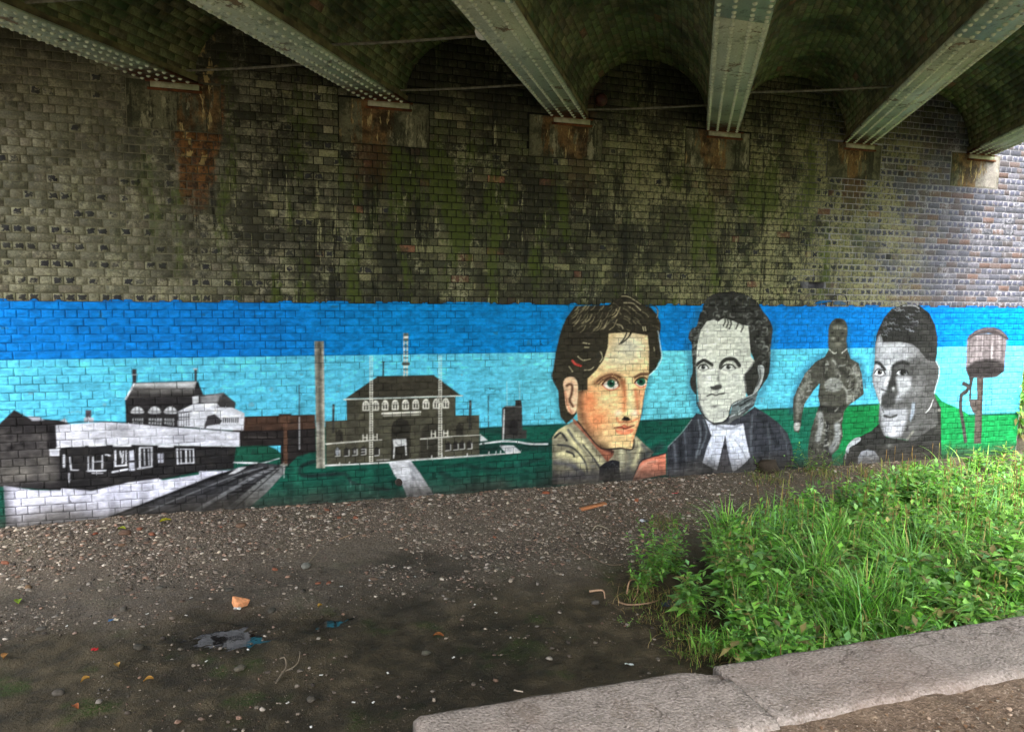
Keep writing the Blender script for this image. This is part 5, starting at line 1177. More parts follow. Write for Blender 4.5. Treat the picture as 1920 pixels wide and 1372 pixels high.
# ------------------------------------------------------------------ ground, path, coping
PUD = [(at(430, 1198, 0)[:2], .46, .30), (at(625, 1168, 0)[:2], .24, .10)]
def ground_z(x, y):
    x = np.asarray(x, float); y = np.asarray(y, float)
    bank = .23 * sstep(-1.5, -.05, y + .35 * (fbm(x * .8, y * .8, 4) - .5))
    z = .034 + bank + .05 * (fbm(x * .7, y * .7, 9) - .45) + .03 * (fbm(x * 3.1, y * 3.1, 12) - .5) + .030 * (fbm(x * 8, y * 8, 15, 4) - .5) + .012 * (fbm(x * 28, y * 28, 19, 2) - .5) * sstep(-6, -4, y)
    for (c, rx, ry) in PUD:
        a = math.radians(-12); dx = (x - c[0]) * math.cos(a) - (y - c[1]) * math.sin(a); dy = (x - c[0]) * math.sin(a) + (y - c[1]) * math.cos(a)
        z = z - (.044 + .095 * (fbm(x * 7, y * 11, 90, 5) - .5)) * np.exp(-((dx / rx) ** 2 + (dy / ry) ** 2) * 1.0) + .050 * (fbm(x * 15, y * 26, 97, 3) - .44) * np.exp(-((dx / rx) ** 2 + (dy / ry) ** 2) * .6)
    z = z + .10 * sstep(3.6, 5.5, x) * sstep(-1.0, -2.2, y)
    return z
def axis(lo, hi, step, far):
    a = list(np.arange(lo, hi, step)); d = step
    while a[-1] < far: d *= 1.35; a.append(a[-1] + d)
    d = step
    while a[0] > -far: d *= 1.35; a.insert(0, a[0] - d)
    return np.array(a)
gx, gy = axis(-3.6, 10.5, .035, 220), axis(-5.6, .1, .03, 220)
X, Y = np.meshgrid(gx, gy); Z = np.where((np.abs(X) < 40) & (np.abs(Y) < 40), ground_z(X, Y), .2)
n, m = len(gx), len(gy); ii = (np.arange(m - 1)[:, None] * n + np.arange(n - 1)).ravel()
me = make_mesh('ground', np.stack([X, Y, Z], -1).reshape(-1, 3), np.stack([ii, ii + 1, ii + n + 1, ii + n], 1), None, M['mud'], smooth=True)
tag(obj('ground', me), 'dark damp muddy ground sloping up to gravel at the wall', kind='structure')
def ground_pt(px, py):
    z = .05
    for _ in range(6):
        p = at(px, py, z); z = float(ground_z(p[0], p[1]))
    return np.array([p[0], p[1], z])
for (c, rx, ry), lab in zip(PUD, ('shallow puddle reflecting the white painted building', 'small puddle with a light blue reflection')):
    th = np.linspace(0, 2 * math.pi, 28)[:-1]; V = [[c[0] + 1.15 * rx * math.cos(t), c[1] + 1.3 * ry * math.sin(t), .002] for t in th] + [[c[0], c[1], .002]]
    o = obj('puddle', make_mesh('puddle', V, None, [[k, (k + 1) % 27, 27] for k in range(27)], M['water'])); tag(o, lab, kind='structure')

def slab(x0, x1, yb, yf, zt, th, seed, chip=0.0, free=False):
    """coping slab with a worn, rounded section swept along x"""
    prof = [(yf, zt - th), (yf, zt - .03), (yf + .008, zt - .012), (yf + .028, zt), (yf + .07, zt)] + [(yf + .07 + (yb - yf - .12) * k / 9, zt) for k in range(1, 10)] + [(yb - .03, zt), (yb - .012, zt - .006), (yb, zt - .025), (yb, zt - th)]
    nx = int((x1 - x0) / .03) + 2; xs = np.linspace(x0, x1, nx); V = []
    for i, x in enumerate(xs):
        for j, (y, z) in enumerate(prof):
            e = min(i, nx - 1 - i); yy, zz, xx = y, z, x
            edge = 1.0 if j < 5 or j > len(prof) - 5 else .35
            yy += .018 * edge * (fbm(np.array(x * 7.0), np.array(j * .35 + seed), seed) - .5) * (1 if j < 5 else .7)
            zz += .010 * (fbm(np.array(x * 11.0), np.array(j * .8), seed + 3) - .5)
            if i == 0 and free: zz -= .02 if j not in (0, len(prof) - 1) else 0; xx += .004
            if chip and x > x1 - .2 and j > len(prof) - 7: yy -= chip * sstep(x1 - .2, x1, np.array(x)); zz -= .02 * sstep(x1 - .15, x1, np.array(x))
            V.append((xx, yy, zz))
    p = len(prof); i0 = (np.arange(nx - 1)[:, None] * p + np.arange(p - 1)).ravel()
    Q = np.stack([i0, i0 + p, i0 + p + 1, i0 + 1], 1)
    T = [[0, k, k + 1] for k in range(1, p - 1)] + [[(nx - 1) * p, (nx - 1) * p + k + 1, (nx - 1) * p + k] for k in range(1, p - 1)]
    return make_mesh('coping_slab', V, Q, T, M['coping'], smooth=True)
o = tag(obj('coping_slab', slab(.475, 1.768, -6.635, -7.08, 1.399, .17, 3, .03, True)), 'nearer rough pinkish concrete coping slab with a free square end', 'coping', 'coping slabs of the low wall')
o = tag(obj('coping_slab', slab(1.772, 9.5, -6.63, -7.07, 1.400, .17, 8)), 'longer pinkish concrete coping slab running off the right edge', 'coping', 'coping slabs of the low wall')
acc = Acc(); acc.add(box_v(.53, 9.5, -7.0, -6.7, -.3, 1.25), quads=BOXQ); tag(obj('retaining_wall', acc.mesh('retaining_wall', M['mass'])), 'low wall under the pinkish concrete coping at the lower right', 'wall')
px_, py_ = axis(.3, 7.0, .04, 24), axis(-8.4, -7.03, .03, 10)
px_ = px_[(px_ > -9) & (px_ < 14)]; py_ = py_[(py_ < -7.0) & (py_ > -17.5)]
X, Y = np.meshgrid(px_, py_); Z = 1.352 + .035 * (fbm(X * 3, Y * 3, 31) - .5) + .02 * (fbm(X * 14, Y * 14, 33) - .5) + .035 * sstep(-7.25, -7.0, Y)
n, m = len(px_), len(py_); ii = (np.arange(m - 1)[:, None] * n + np.arange(n - 1)).ravel()
tag(obj('path', make_mesh('path', np.stack([X, Y, Z], -1).reshape(-1, 3), np.stack([ii, ii + 1, ii + n + 1, ii + n], 1), None, M['path'], smooth=True)), 'bare earth path beside the coping', kind='structure')
for X in GXS:                                                         # unseen columns added to hold the deck, cut short to let light in
    acc = Acc(); q = bp(X, 0, S_END - .6, 0); tube(acc, [q + [0, 0, z] for z in (1.2, 1.5, 1.52, 4.8, 4.82, SOF - .003)], [.26, .26, .17, .15, .24, .24], 16); tag(obj('bridge_column', acc.mesh('bridge_column', M['girder'], False)), 'iron column behind the viewer carrying a girder end', 'column', 'columns behind the viewer')

# ------------------------------------------------------------------ loose stones
def ico():
    t = (1 + 5 ** .5) / 2
    v = np.array([[-1, t, 0], [1, t, 0], [-1, -t, 0], [1, -t, 0], [0, -1, t], [0, 1, t], [0, -1, -t], [0, 1, -t], [t, 0, -1], [t, 0, 1], [-t, 0, -1], [-t, 0, 1]], float) / 1.9
    f = np.array([[0, 11, 5], [0, 5, 1], [0, 1, 7], [0, 7, 10], [0, 10, 11], [1, 5, 9], [5, 11, 4], [11, 10, 2], [10, 7, 6], [7, 1, 8], [3, 9, 4], [3, 4, 2], [3, 2, 6], [3, 6, 8], [3, 8, 9], [4, 9, 5], [2, 4, 11], [6, 2, 10], [8, 6, 7], [9, 8, 1]])
    return v, f
IV, IF = ico()
gr = np.random.default_rng(44)
def scatter_stones(P, size, cols, name, label, flat=.55, jit=.35):
    N = len(P); V = IV[None] * (1 + gr.uniform(-jit, jit, (N, 12, 1)))
    sc = size[:, None] * gr.uniform(.6, 1.25, (N, 3)) * np.array([1, 1, flat]); V = V * sc[:, None, :]
    a = gr.uniform(0, 6.28, N); c, s = np.cos(a)[:, None], np.sin(a)[:, None]; x = V[..., 0] * c - V[..., 1] * s; y = V[..., 0] * s + V[..., 1] * c
    V = np.stack([x, y, V[..., 2]], -1) + P[:, None, :]
    F = (IF[None] + (np.arange(N) * 12)[:, None, None]).reshape(-1, 3)
    C = np.repeat(np.column_stack([cols, np.ones(N)])[:, None, :], 12, 1).reshape(-1, 4)
    o = obj(name, make_mesh(name, V.reshape(-1, 3), None, F, M['stone'], {'tint': ('FLOAT_COLOR', C)})); tag(o, label, kind='stuff'); return o
SC = np.array([(122, 110, 98), (104, 93, 82), (138, 126, 112), (90, 80, 70), (116, 98, 86), (150, 138, 122), (128, 102, 86), (76, 68, 60), (160, 150, 138)])
N = 60000; gxv = gr.uniform(-3.6, 9.5, N); gyv = -gr.power(1.6, N) * 0 - np.abs(gr.beta(1.1, 2.0, N)) * 2.6 - .01
keep = gr.uniform(0, 1, N) < sstep(.30, .52, fbm(gxv * .9, gyv * .9, 70) + .36 * sstep(-1.5, -.5, gyv) - .12 * sstep(3.5, 6, gxv)) * (1 - .7 * sstep(5.2, 6.5, gxv))
gxv, gyv = gxv[keep], gyv[keep]; sz = .006 + .024 * gr.power(.36, len(gxv)) ** 3.0
scatter_stones(np.stack([gxv, gyv, ground_z(gxv, gyv) + sz * .25], 1), sz, lin(SC[gr.integers(0, len(SC), len(gxv))] * gr.uniform(.72, 1.26, (len(gxv), 1))), 'gravel', 'brown-grey gravel along the foot of the wall', flat=.42, jit=.45)
N = 9000; gxv = gr.uniform(-3.2, 5.5, N); gyv = gr.uniform(-5.0, -1.2, N); keep = fbm(gxv * 1.1, gyv * 1.1, 75) + .12 * sstep(-3.4, -1.4, gyv) > .46; gxv, gyv = gxv[keep], gyv[keep]; sz = .004 + .020 * gr.power(.35, len(gxv)) ** 3
scatter_stones(np.stack([gxv, gyv, ground_z(gxv, gyv) + sz * .2], 1), sz, lin(SC[gr.integers(0, len(SC), len(gxv))] * gr.uniform(.6, 1.05, (len(gxv), 1))), 'scattered_grit', 'small stones pressed into the mud')
N = 2600; gxv = gr.uniform(.8, 7, N); gyv = -7.08 - gr.power(1.5, N) * 1.2; sz = .003 + .010 * gr.power(.4, N) ** 2
zz = 1.352 + .035 * (fbm(gxv * 3, gyv * 3, 31) - .5) + .02 * (fbm(gxv * 14, gyv * 14, 33) - .5) + .035 * sstep(-7.25, -7.0, gyv)
scatter_stones(np.stack([gxv, gyv, zz + sz * .2], 1), sz, lin(np.array([(150, 130, 112), (112, 92, 76), (176, 160, 144), (92, 70, 54)])[gr.integers(0, 4, N)] * gr.uniform(.8, 1.1, (N, 1))), 'path_grit', 'pale grit and crumbs of earth on the path')

# ------------------------------------------------------------------ single stones, brick pieces and litter
def rock(name, px, py, size, col, label, cat, flat=.6, seed=0, path=False, subdiv=1, angular=.25):
    r = np.random.default_rng(seed + int(px)); p = at(px, py, 1.335) if path else ground_pt(px, py)
    V = IV.copy(); F = IF.copy()
    E = {}; nf = []
    V = list(V)
    def mid(a, b):
        k = (min(a, b), max(a, b))
        if k not in E: E[k] = len(V); V.append((V[a] + V[b]) / 2 * 1.08)
        return E[k]
    for a, b, c in F:
        x, y, z = mid(a, b), mid(b, c), mid(c, a); nf += [[a, x, z], [x, b, y], [z, y, c], [x, y, z]]
    V = np.array(V); V *= 1 + angular * (r.uniform(-1, 1, (len(V), 1)))
    size = size * .72; col = np.array(col) * .72
    V[:, 2] = np.clip(V[:, 2], -.5, .75)
    V *= size * np.array([r.uniform(.9, 1.3), r.uniform(.6, .95), flat]); a = r.uniform(0, 6.28)
    V = np.stack([V[:, 0] * math.cos(a) - V[:, 1] * math.sin(a), V[:, 0] * math.sin(a) + V[:, 1] * math.cos(a), V[:, 2] + size * flat * .35], 1)
    o = obj(name, make_mesh(name, V, None, np.array(nf), M['stone'], {'tint': ('FLOAT_COLOR', np.tile(np.append(lin(col), 1), (len(V), 1)))}), None, tuple(p)); return tag(o, label, cat)
def brick_bit(px, py, L, W, H, col, label, rot, tiltx=.3, seed=1):
    r = np.random.default_rng(seed); p = ground_pt(px, py); v = box_v(-L / 2, L / 2, -W / 2, W / 2, -H / 2, H / 2); v += r.uniform(-.16, .16, v.shape) * np.array([L, W, H]); v[6] *= .55; v[4] *= .8
    R = np.array(Matrix.Rotation(rot, 3, 'Z') @ Matrix.Rotation(tiltx, 3, 'X')); v = v @ R.T; v[:, 2] -= v[:, 2].min() + .012
    # bevelled by chamfering: split every face towards its centre
    acc = Acc(); acc.add(v, quads=BOXQ, tint=np.append(lin(col), 1)); me = acc.mesh('brick_fragment', M['stone']); o = obj('brick_fragment', me, None, tuple(p))
    b = o.modifiers.new('b', 'BEVEL'); b.width = .008; b.segments = 2
    return tag(o, label, 'brick piece')
BR = 'broken brick pieces on the ground'
brick_bit(452, 1136, .13, .10, .075, (214, 146, 100), 'large orange brick piece lying in the mud below the puddle edge', .5, .5, 2)
for i, (px, py, s, c, lab) in enumerate(((515, 1068, .05, (172, 108, 80), 'red brick piece left of the pale flat stone'), (597, 1094, .035, (172, 108, 80), 'left of two small red brick shards'), (616, 1094, .045, (172, 108, 80), 'right of two small red brick shards'),
        (612, 957, .05, (172, 108, 80), 'red brick bit near the wall below the tall chimney'), (655, 947, .035, (172, 108, 80), 'topmost small red brick bit in the gravel under the tall chimney'), (667, 971, .06, (172, 108, 80), 'red brick lump in gravel below the white road'),
        (636, 970, .04, (172, 108, 80), 'small red brick lump left of the larger red lump'), (927, 1007, .04, (172, 108, 80), 'dark red brick bit at the gravel edge in the middle'), (1023, 925, .07, (200, 112, 76), 'orange brick piece by the wall under the first portrait'),
        (1193, 933, .06, (206, 120, 80), 'small square orange brick piece under the white neckband'), (262, 992, .045, (172, 108, 80), 'red brick bit in the gravel below the railway lines'), (285, 997, .06, (172, 108, 80), 'larger red brick bit in the gravel below the railway lines'),
        (8, 1046, .06, (172, 108, 80), 'red brick piece at the left edge of the gravel'), (178, 1000, .04, (170, 96, 70), 'faded red brick bit in the gravel below the white platform'), (415, 985, .03, (184, 104, 70), 'tiny red brick bit by the wall under the railway lines'))):
    o = rock('brick_fragment', px, py, s, c, lab, 'brick piece', .55, i, angular=.3); o['group'] = BR
for i, (px, py, s, c, lab) in enumerate(((573, 1063, .10, (150, 148, 136), 'pale flat stone slab at the gravel edge'), (700, 1086, .055, (122, 100, 82), 'brown stone in the mud right of centre-left'), (716, 1083, .04, (128, 122, 112), 'small grey stone touching the brown stone'),
        (235, 998, .09, (128, 96, 76), 'big brown rock in the gravel below the platform'), (452, 983, .085, (140, 110, 88), 'big tan rock in the gravel below the railway lines'), (228, 1018, .05, (140, 108, 84), 'tan stone in the gravel at left'),
        (374, 1027, .05, (142, 130, 112), 'pale rounded stone in the gravel at left'), (260, 1215, .07, (84, 78, 66), 'dark round stone left of the puddle'), (450, 1254, .06, (116, 108, 92), 'grey stone in the mud below the puddle'),
        (110, 1300, .065, (110, 102, 90), 'grey flat stone at the lower left'), (583, 1312, .05, (112, 104, 92), 'small pale stone low in the mud, left of the coping'), (799, 1225, .06, (104, 100, 86), 'grey stone in the mud above the coping end'),
        (917, 1058, .045, (122, 114, 100), 'left stone of a loose group of three in the middle'), (940, 1056, .045, (130, 122, 108), 'right stone of a loose group of three in the middle'), (933, 1067, .045, (118, 110, 98), 'lowest stone of a loose group of three in the middle'),
        (1045, 1075, .06, (124, 114, 98), 'pale stone in the mud right of the middle'), (1066, 1052, .05, (134, 128, 118), 'grey stone above the pale stone right of the middle'), (1117, 1131, .065, (112, 106, 98), 'grey stone beside the dry twigs'),
        (242, 1106, .05, (120, 104, 88), 'tan stone in the mossy mud at left'), (300, 1103, .055, (104, 98, 86), 'flat grey stone in the mossy mud at left'), (430, 1107, .055, (96, 92, 82), 'mossy grey stone left of the orange brick piece'),
        (232, 1143, .06, (112, 104, 92), 'flat stone above the blue wrapper'), (1127, 905, .07, (104, 104, 92), 'broken dark stone at the foot of the first portrait'), (510, 1146, .06, (88, 84, 74), 'dark flat stone right of the orange brick piece'), (53, 1103, .06, (150, 118, 84), 'tan stone at the left edge'),
        (77, 1180, .055, (110, 104, 94), 'flat grey stone low at the left edge'), (816, 1000, .05, (134, 126, 112), 'light stone at the lower gravel edge'), (872, 1046, .055, (128, 118, 104), 'round stone in the mud left of the group of three'))):
    o = rock('stone', px, py, s, c, lab, 'stone', .55, i + 50, angular=.16); o['group'] = 'loose stones on the ground'
rock('tree_stump', 1440, 884, .26, (70, 58, 44), 'dark brown mossy lump at the wall foot below the dark coat', 'stump', .9, 71, angular=.2)
rock('earth_clod', 1655, 918, .26, (74, 56, 46), 'dark undercut clod of earth at the top edge of the green growth', 'earth', .5, 72, angular=.3)
def crumple(name, px, py, w, d, col, label, cat, seed, path=False, h=.4, col2=None, rot=0.0):
    r = np.random.default_rng(seed); p = at(px, py, 1.335) if path else ground_pt(px, py); n = 6
    X, Y = np.meshgrid(np.linspace(-w / 2, w / 2, n), np.linspace(-d / 2, d / 2, n)); Z = h * d * r.uniform(0, 1, X.shape) + .004; X = X + r.uniform(-.06, .06, X.shape) * w; Y = Y + r.uniform(-.06, .06, X.shape) * d
    c, s = math.cos(rot), math.sin(rot); V = np.stack([X * c - Y * s, X * s + Y * c, Z], -1).reshape(-1, 3); V = np.concatenate([V, V - [0, 0, .0015]])
    ii = (np.arange(n - 1)[:, None] * n + np.arange(n - 1)).ravel(); Q = np.stack([ii, ii + 1, ii + n + 1, ii + n], 1); Q = np.concatenate([Q, Q[:, ::-1] + n * n])
    C = np.tile(np.append(lin(col), 1), (len(V), 1))
    if col2: C[(V[:, 0] > 0)] = np.append(lin(col2), 1)
    return tag(obj(name, make_mesh(name, V, Q, None, M['litter'], {'tint': ('FLOAT_COLOR', C)}), None, tuple(p)), label, cat)
crumple('crumpled_packet', 1398, 1201, .11, .07, (214, 216, 220), 'crumpled white paper packet in the grass behind the coping', 'litter', 1)
crumple('wrapper', 1208, 978, .10, .07, (206, 208, 214), 'white and dark wrapper among the weeds in the middle', 'litter', 2, col2=(60, 66, 80))
crumple('wrapper', 213, 1163, .08, .03, (60, 110, 160), 'tiny blue and white wrapper in the mud at left', 'litter', 3, col2=(220, 206, 180))
crumple('wrapper', 177, 1219, .05, .035, (186, 40, 44), 'small red wrapper in the mud at left', 'litter', 4)
crumple('paper_scrap', 445, 1142, .06, .05, (214, 212, 206), 'white paper scrap beside the orange brick piece', 'litter', 5)
crumple('wrapper', 1255, 1136, .16, .09, (64, 74, 92), 'dark blue-grey plastic bag end under the weeds', 'litter', 6, h=.5)
crumple('wrapper', 1180, 1246, .07, .022, (206, 214, 212), 'small silver strip on the mud near the coping', 'litter', 7, rot=-.5)
crumple('cigarette_packet', 972, 1296, .07, .02, (226, 206, 188), 'pale cigarette end lying by the coping edge', 'litter', 8, h=.25, rot=-.6)
crumple('wrapper', 1207 + 60, 920, .11, .02, (206, 70, 70), 'pinkish red strip on the earth below the white neckband', 'litter', 18, h=.2)
bits = [(1083, 986), (957, 1196), (693, 1088), (735, 1064), (700, 1317), (727, 1262), (602, 1266), (539, 1318), (583, 1363), (663, 1317), (850, 1233), (1055, 1078), (349, 1154), (276, 1151), (125, 1174), (395, 1122), (358, 1121), (890, 1134), (930, 1149), (1015, 1046), (865, 1042), (778, 1081), (640, 1100), (387, 1240), (465, 1218)]
for i, (px, py) in enumerate(bits):
    o = crumple('paper_scrap', px, py, .026, .014, (232, 230, 224), 'tiny white paper speck on the dark mud', 'litter', 30 + i, h=.3, rot=i); o['group'] = 'tiny white specks on the mud'
def leaf_obj(px, py, L, col, label, seed):
    r = np.random.default_rng(seed); p = ground_pt(px, py); a = r.uniform(0, 6.28); d = np.array([math.cos(a), math.sin(a), 0]); n = np.array([-d[1], d[0], 0])
    t = np.linspace(0, 1, 6); w = .32 * L * np.sin(np.pi * t ** .8); V = np.concatenate([[d * L * k + n * ww + [0, 0, .012 + .02 * math.sin(3 * k)] for k, ww in zip(t, w)], [d * L * k + [0, 0, .004 + .012 * math.sin(3 * k)] for k in t], [d * L * k - n * ww + [0, 0, .012 + .02 * math.sin(3 * k + .4)] for k, ww in zip(t, w)]])
    i = np.arange(5); Q = np.concatenate([np.stack([i, i + 1, i + 7, i + 6], 1), np.stack([i + 6, i + 7, i + 13, i + 12], 1)])
    o = obj('fallen_leaf', make_mesh('fallen_leaf', V, Q, None, M['leaf'], {'tint': ('FLOAT_COLOR', np.tile(np.append(lin(np.array(col) * .86), 1), (len(V), 1)))}), None, tuple(p)); o['group'] = 'fallen leaves'; return tag(o, label, 'leaf')
for i, (px, py, L, c, lab) in enumerate(((299, 980, .13, (196, 190, 40), 'bright yellow leaf in the gravel below the railway lines'), (221, 990, .09, (190, 200, 60), 'yellow-green leaf beside the big brown rock'), (33, 1126, .10, (160, 190, 50), 'yellow-green leaf at the left edge of the mossy mud'), (288, 1274, .07, (214, 160, 80), 'small ochre leaf low in the mud at left'),
        (168, 1272, .07, (216, 164, 84), 'ochre leaf left of the other low ochre leaf'), (222, 1252, .07, (206, 160, 80), 'ochre leaf above the two low ochre leaves'), (136, 1325, .07, (186, 104, 54), 'orange-brown leaf at the bottom left'), (812, 1193, .09, (176, 112, 66), 'brown leaf with long stalk in the middle of the mud'), (596, 1140, .06, (206, 164, 76), 'ochre leaf right of the orange brick piece'), (6, 1236, .08, (216, 156, 92), 'ochre leaf at the far left edge'))):
    leaf_obj(px, py, L, c, lab, i + 3)
def twig(pts, r, col, label, name='twig'):
    P = np.array([ground_pt(x, y) + [0, 0, dz] for x, y, dz in pts]); P = np.array(crom(P, False, 5)); acc = Acc(); tube(acc, P, np.linspace(r, r * .5, len(P)), 6, tint=np.append(lin(col), 1)); return tag(obj(name, acc.mesh(name, M['twig'], True)), label, name.replace('_', ' '))
twig([(517, 1282, .01), (530, 1265, .02), (537, 1255, .03), (534, 1244, .05), (525, 1243, .04)], .008, (120, 108, 92), 'thin curled grey twig low in the mud')
twig([(535, 1262, .02), (550, 1257, .03), (560, 1250, .05), (563, 1238, .07)], .006, (128, 116, 98), 'side shoot lying against the curled grey twig')
twig([(1105, 1112, .02), (1130, 1114, .04), (1134, 1125, .02)], .012, (172, 140, 112), 'pale bent stick beside the grey stone right of the middle')
twig([(1160, 1132, .02), (1180, 1143, .05), (1215, 1142, .06), (1240, 1130, .04)], .009, (150, 122, 96), 'long dry bramble stem under the weeds')
twig([(1175, 1118, .03), (1180, 1106, .09), (1192, 1106, .10), (1196, 1115, .05), (1188, 1128, .02)], .009, (168, 134, 104), 'dry looped stem above the bramble stem')
twig([(1110, 998, .02), (1120, 992, .05), (1140, 994, .02)], .008, (150, 140, 120), 'pale bent twig at the right end of the gravel')
twig([(576, 1060, .02), (590, 1046, .03), (598, 1036, .05)], .006, (130, 116, 98), 'thin twig sticking up by the pale flat stone')
twig([(635, 1011, .02), (660, 1006, .03)], .008, (140, 116, 90), 'short twig in the gravel below the chimney')
twig([(1050, 1010, .02), (1130, 1058, .02), (1175, 1062, .04)], .005, (110, 92, 76), 'long thin stem across the mud towards the weeds')
p = ground_pt(1112, 948); acc = Acc(); acc.add(box_v(-.20, .20, -.035, .035, 0, .022), quads=BOXQ, tint=np.append(lin((168, 110, 72)), 1)); o = obj('wood_offcut', acc.mesh('wood_offcut', M['twig']), None, tuple(p)); o.rotation_euler = (.05, -.06, .25); tag(o, 'orange-brown offcut of wood in the gravel under the first portrait', 'wood')

# dry leaf scraps and bits of stalk on the path
acc = Acc(); q = np.random.default_rng(9)
for k in range(520):
    px, py = q.uniform(1420, 1960), q.uniform(1262, 1400); p = at(px, py, 1.36)
    if p[1] > -7.12: continue
    z = 1.352 + .035 * (float(fbm(p[0] * 3, p[1] * 3, 31)) - .5) + .02 * (float(fbm(p[0] * 14, p[1] * 14, 33)) - .5) + .035 * float(sstep(-7.25, -7.0, p[1])); b = np.array([p[0], p[1], z + .003]); a = q.uniform(0, 6.28); L = q.uniform(.006, .026); d = np.array([math.cos(a), math.sin(a), q.uniform(0, .35)]); n = np.array([-d[1], d[0], 0])
    c = np.append(lin(np.array([(120, 98, 76), (100, 76, 56), (140, 122, 102), (84, 66, 50), (156, 144, 128)][q.integers(5)])), 1); w = L * (.08 if k % 3 == 0 else .3)
    acc.add([b, b + d * L * .5 + n * w + [0, 0, .004], b + d * L, b + d * L * .5 - n * w + [0, 0, .006]], quads=[[0, 1, 2, 3]], tint=c)
tag(obj('leaf_litter', acc.mesh('leaf_litter', M['twig'])), 'dry leaf scraps and stalks on the earth path', kind='stuff')

# ------------------------------------------------------------------ plants
vg = np.random.default_rng(77)
GREENS = np.array([(134, 176, 104), (140, 130, 84), (118, 160, 72), (92, 142, 54), (106, 158, 62), (124, 174, 74), (76, 120, 48), (98, 148, 70), (136, 182, 92), (112, 160, 100)])
def leaves(P, D, L, W, C, droop=.25):
    """folded four-triangle leaves: base P, direction D"""
    N = len(P); D = D / np.linalg.norm(D, axis=1, keepdims=True); S = np.cross(D, [0, 0, 1.0]); S /= np.linalg.norm(S, axis=1, keepdims=True) + 1e-6; U = np.cross(S, D)
    L = L[:, None]; W = W[:, None]
    b = P; m = P + D * L * .45 - U * W * .12; l = P + D * L * .40 + S * W * .5 + U * W * .1; r = P + D * L * .40 - S * W * .5 + U * W * .1; t = P + D * L - np.array([0, 0, 1]) * L * droop
    V = np.stack([b, m, l, r, t], 1).reshape(-1, 3); k = (np.arange(N) * 5)[:, None, None]
    T = (np.array([[0, 3, 1], [0, 1, 2], [1, 3, 4], [1, 4, 2]])[None] + k).reshape(-1, 3); return V, T, np.repeat(C, 5, 0)
def blades(P, H, lean, W, C, seg=4):
    N = len(P); a = vg.uniform(0, 6.28, N); d = np.stack([np.cos(a), np.sin(a), 0 * a], 1); s = np.stack([-np.sin(a), np.cos(a), 0 * a], 1)
    t = np.linspace(0, 1, seg + 1); V = []
    for k, tt in enumerate(t):
        c = P + d * (lean * H * tt ** 2)[:, None] + np.array([0, 0, 1.0]) * (H * (tt - lean * .42 * tt ** 2.5))[:, None]; w = (W * (1 - tt ** 1.6) * .5 + .0006)[:, None]
        V += [c - s * w, c + s * w]
    V = np.stack(V, 1); k = (np.arange(N) * 2 * (seg + 1))[:, None, None]; Q = (np.array([[2 * i, 2 * i + 1, 2 * i + 3, 2 * i + 2] for i in range(seg)])[None] + k).reshape(-1, 4)
    return V.reshape(-1, 3), Q, np.repeat(C, 2 * (seg + 1), 0)
def tints(N, lo=.75, hi=1.15, pal=GREENS):
    lo, hi = lo * 1.07, hi * 1.07
    return np.column_stack([lin(np.clip(pal[vg.integers(0, len(pal), N)] * vg.uniform(lo, hi, (N, 1)), 0, 255)), np.ones(N)])
def weed_parts(base, h, stems, leafL, spread, nodes, tip_up=.35):
    P = []; D = []; LL = []; ST = []
    for s in range(stems):
        a = vg.uniform(0, 6.28); tilt = vg.uniform(.05, spread); hh = h * vg.uniform(.65, 1.1); d = np.array([math.cos(a) * tilt, math.sin(a) * tilt, 1.0]); b = base + np.array([vg.normal(0, .035), vg.normal(0, .035), -.02])
        pts = [b + d * hh * t + np.array([math.cos(a), math.sin(a), 0]) * spread * .25 * hh * t * t for t in np.linspace(0, 1, 5)]; ST.append(pts); ph = vg.uniform(0, 6.28)
        for k in range(nodes):
            t = .12 + .88 * (k + .5) / nodes; i = min(int(t * 4), 3); q = pts[i] + (pts[i + 1] - pts[i]) * (t * 4 - i)
            for side in (0, math.pi):
                aa = ph + k * 1.57 + side + vg.normal(0, .3); P.append(q); D.append((math.cos(aa), math.sin(aa), tip_up + vg.normal(0, .25))); LL.append(leafL * (1.1 - .55 * t) * vg.uniform(.7, 1.25))
        P.append(pts[-1]); D.append((vg.normal(0, .5), vg.normal(0, .5), 1.0)); LL.append(leafL * .5)
    return np.array(P), np.array(D), np.array(LL), ST
def weed(px, py, h, stems, leafL, spread, nodes, label, wr_=.45, pal=GREENS, group='leafy weeds'):
    p = ground_pt(px, py); root = tag(empty('leafy_weed', tuple(p)), label, 'weed', group); P, D, LL, ST = weed_parts(p, h, stems, leafL, spread, nodes)
    V, T, C = leaves(P, D, LL, LL * wr_, tints(len(P), pal=pal)); obj('foliage', make_mesh('foliage', V, None, T, M['leaf'], {'tint': ('FLOAT_COLOR', C)}), root)
    acc = Acc(); [tube(acc, s, np.linspace(.005, .002, 5), 4) for s in ST]; obj('stem', acc.mesh('stem', M['bark']), root)
def tuft(px, py, h, n, label, lean=.65, W=.024, r=.06):
    p = ground_pt(px, py); P = p + np.column_stack([vg.normal(0, r, n), vg.normal(0, r, n), np.full(n, -.02)]); V, Q, C = blades(P, h * vg.uniform(.55, 1.1, n), np.abs(vg.normal(lean, .25, n)), W * vg.uniform(.6, 1.2, n), tints(n, .85, 1.35), 6)
    tag(obj('grass_tuft', make_mesh('grass_tuft', V, Q, None, M['leaf'], {'tint': ('FLOAT_COLOR', C)}, smooth=True), None), label, 'grass', 'grass tufts')
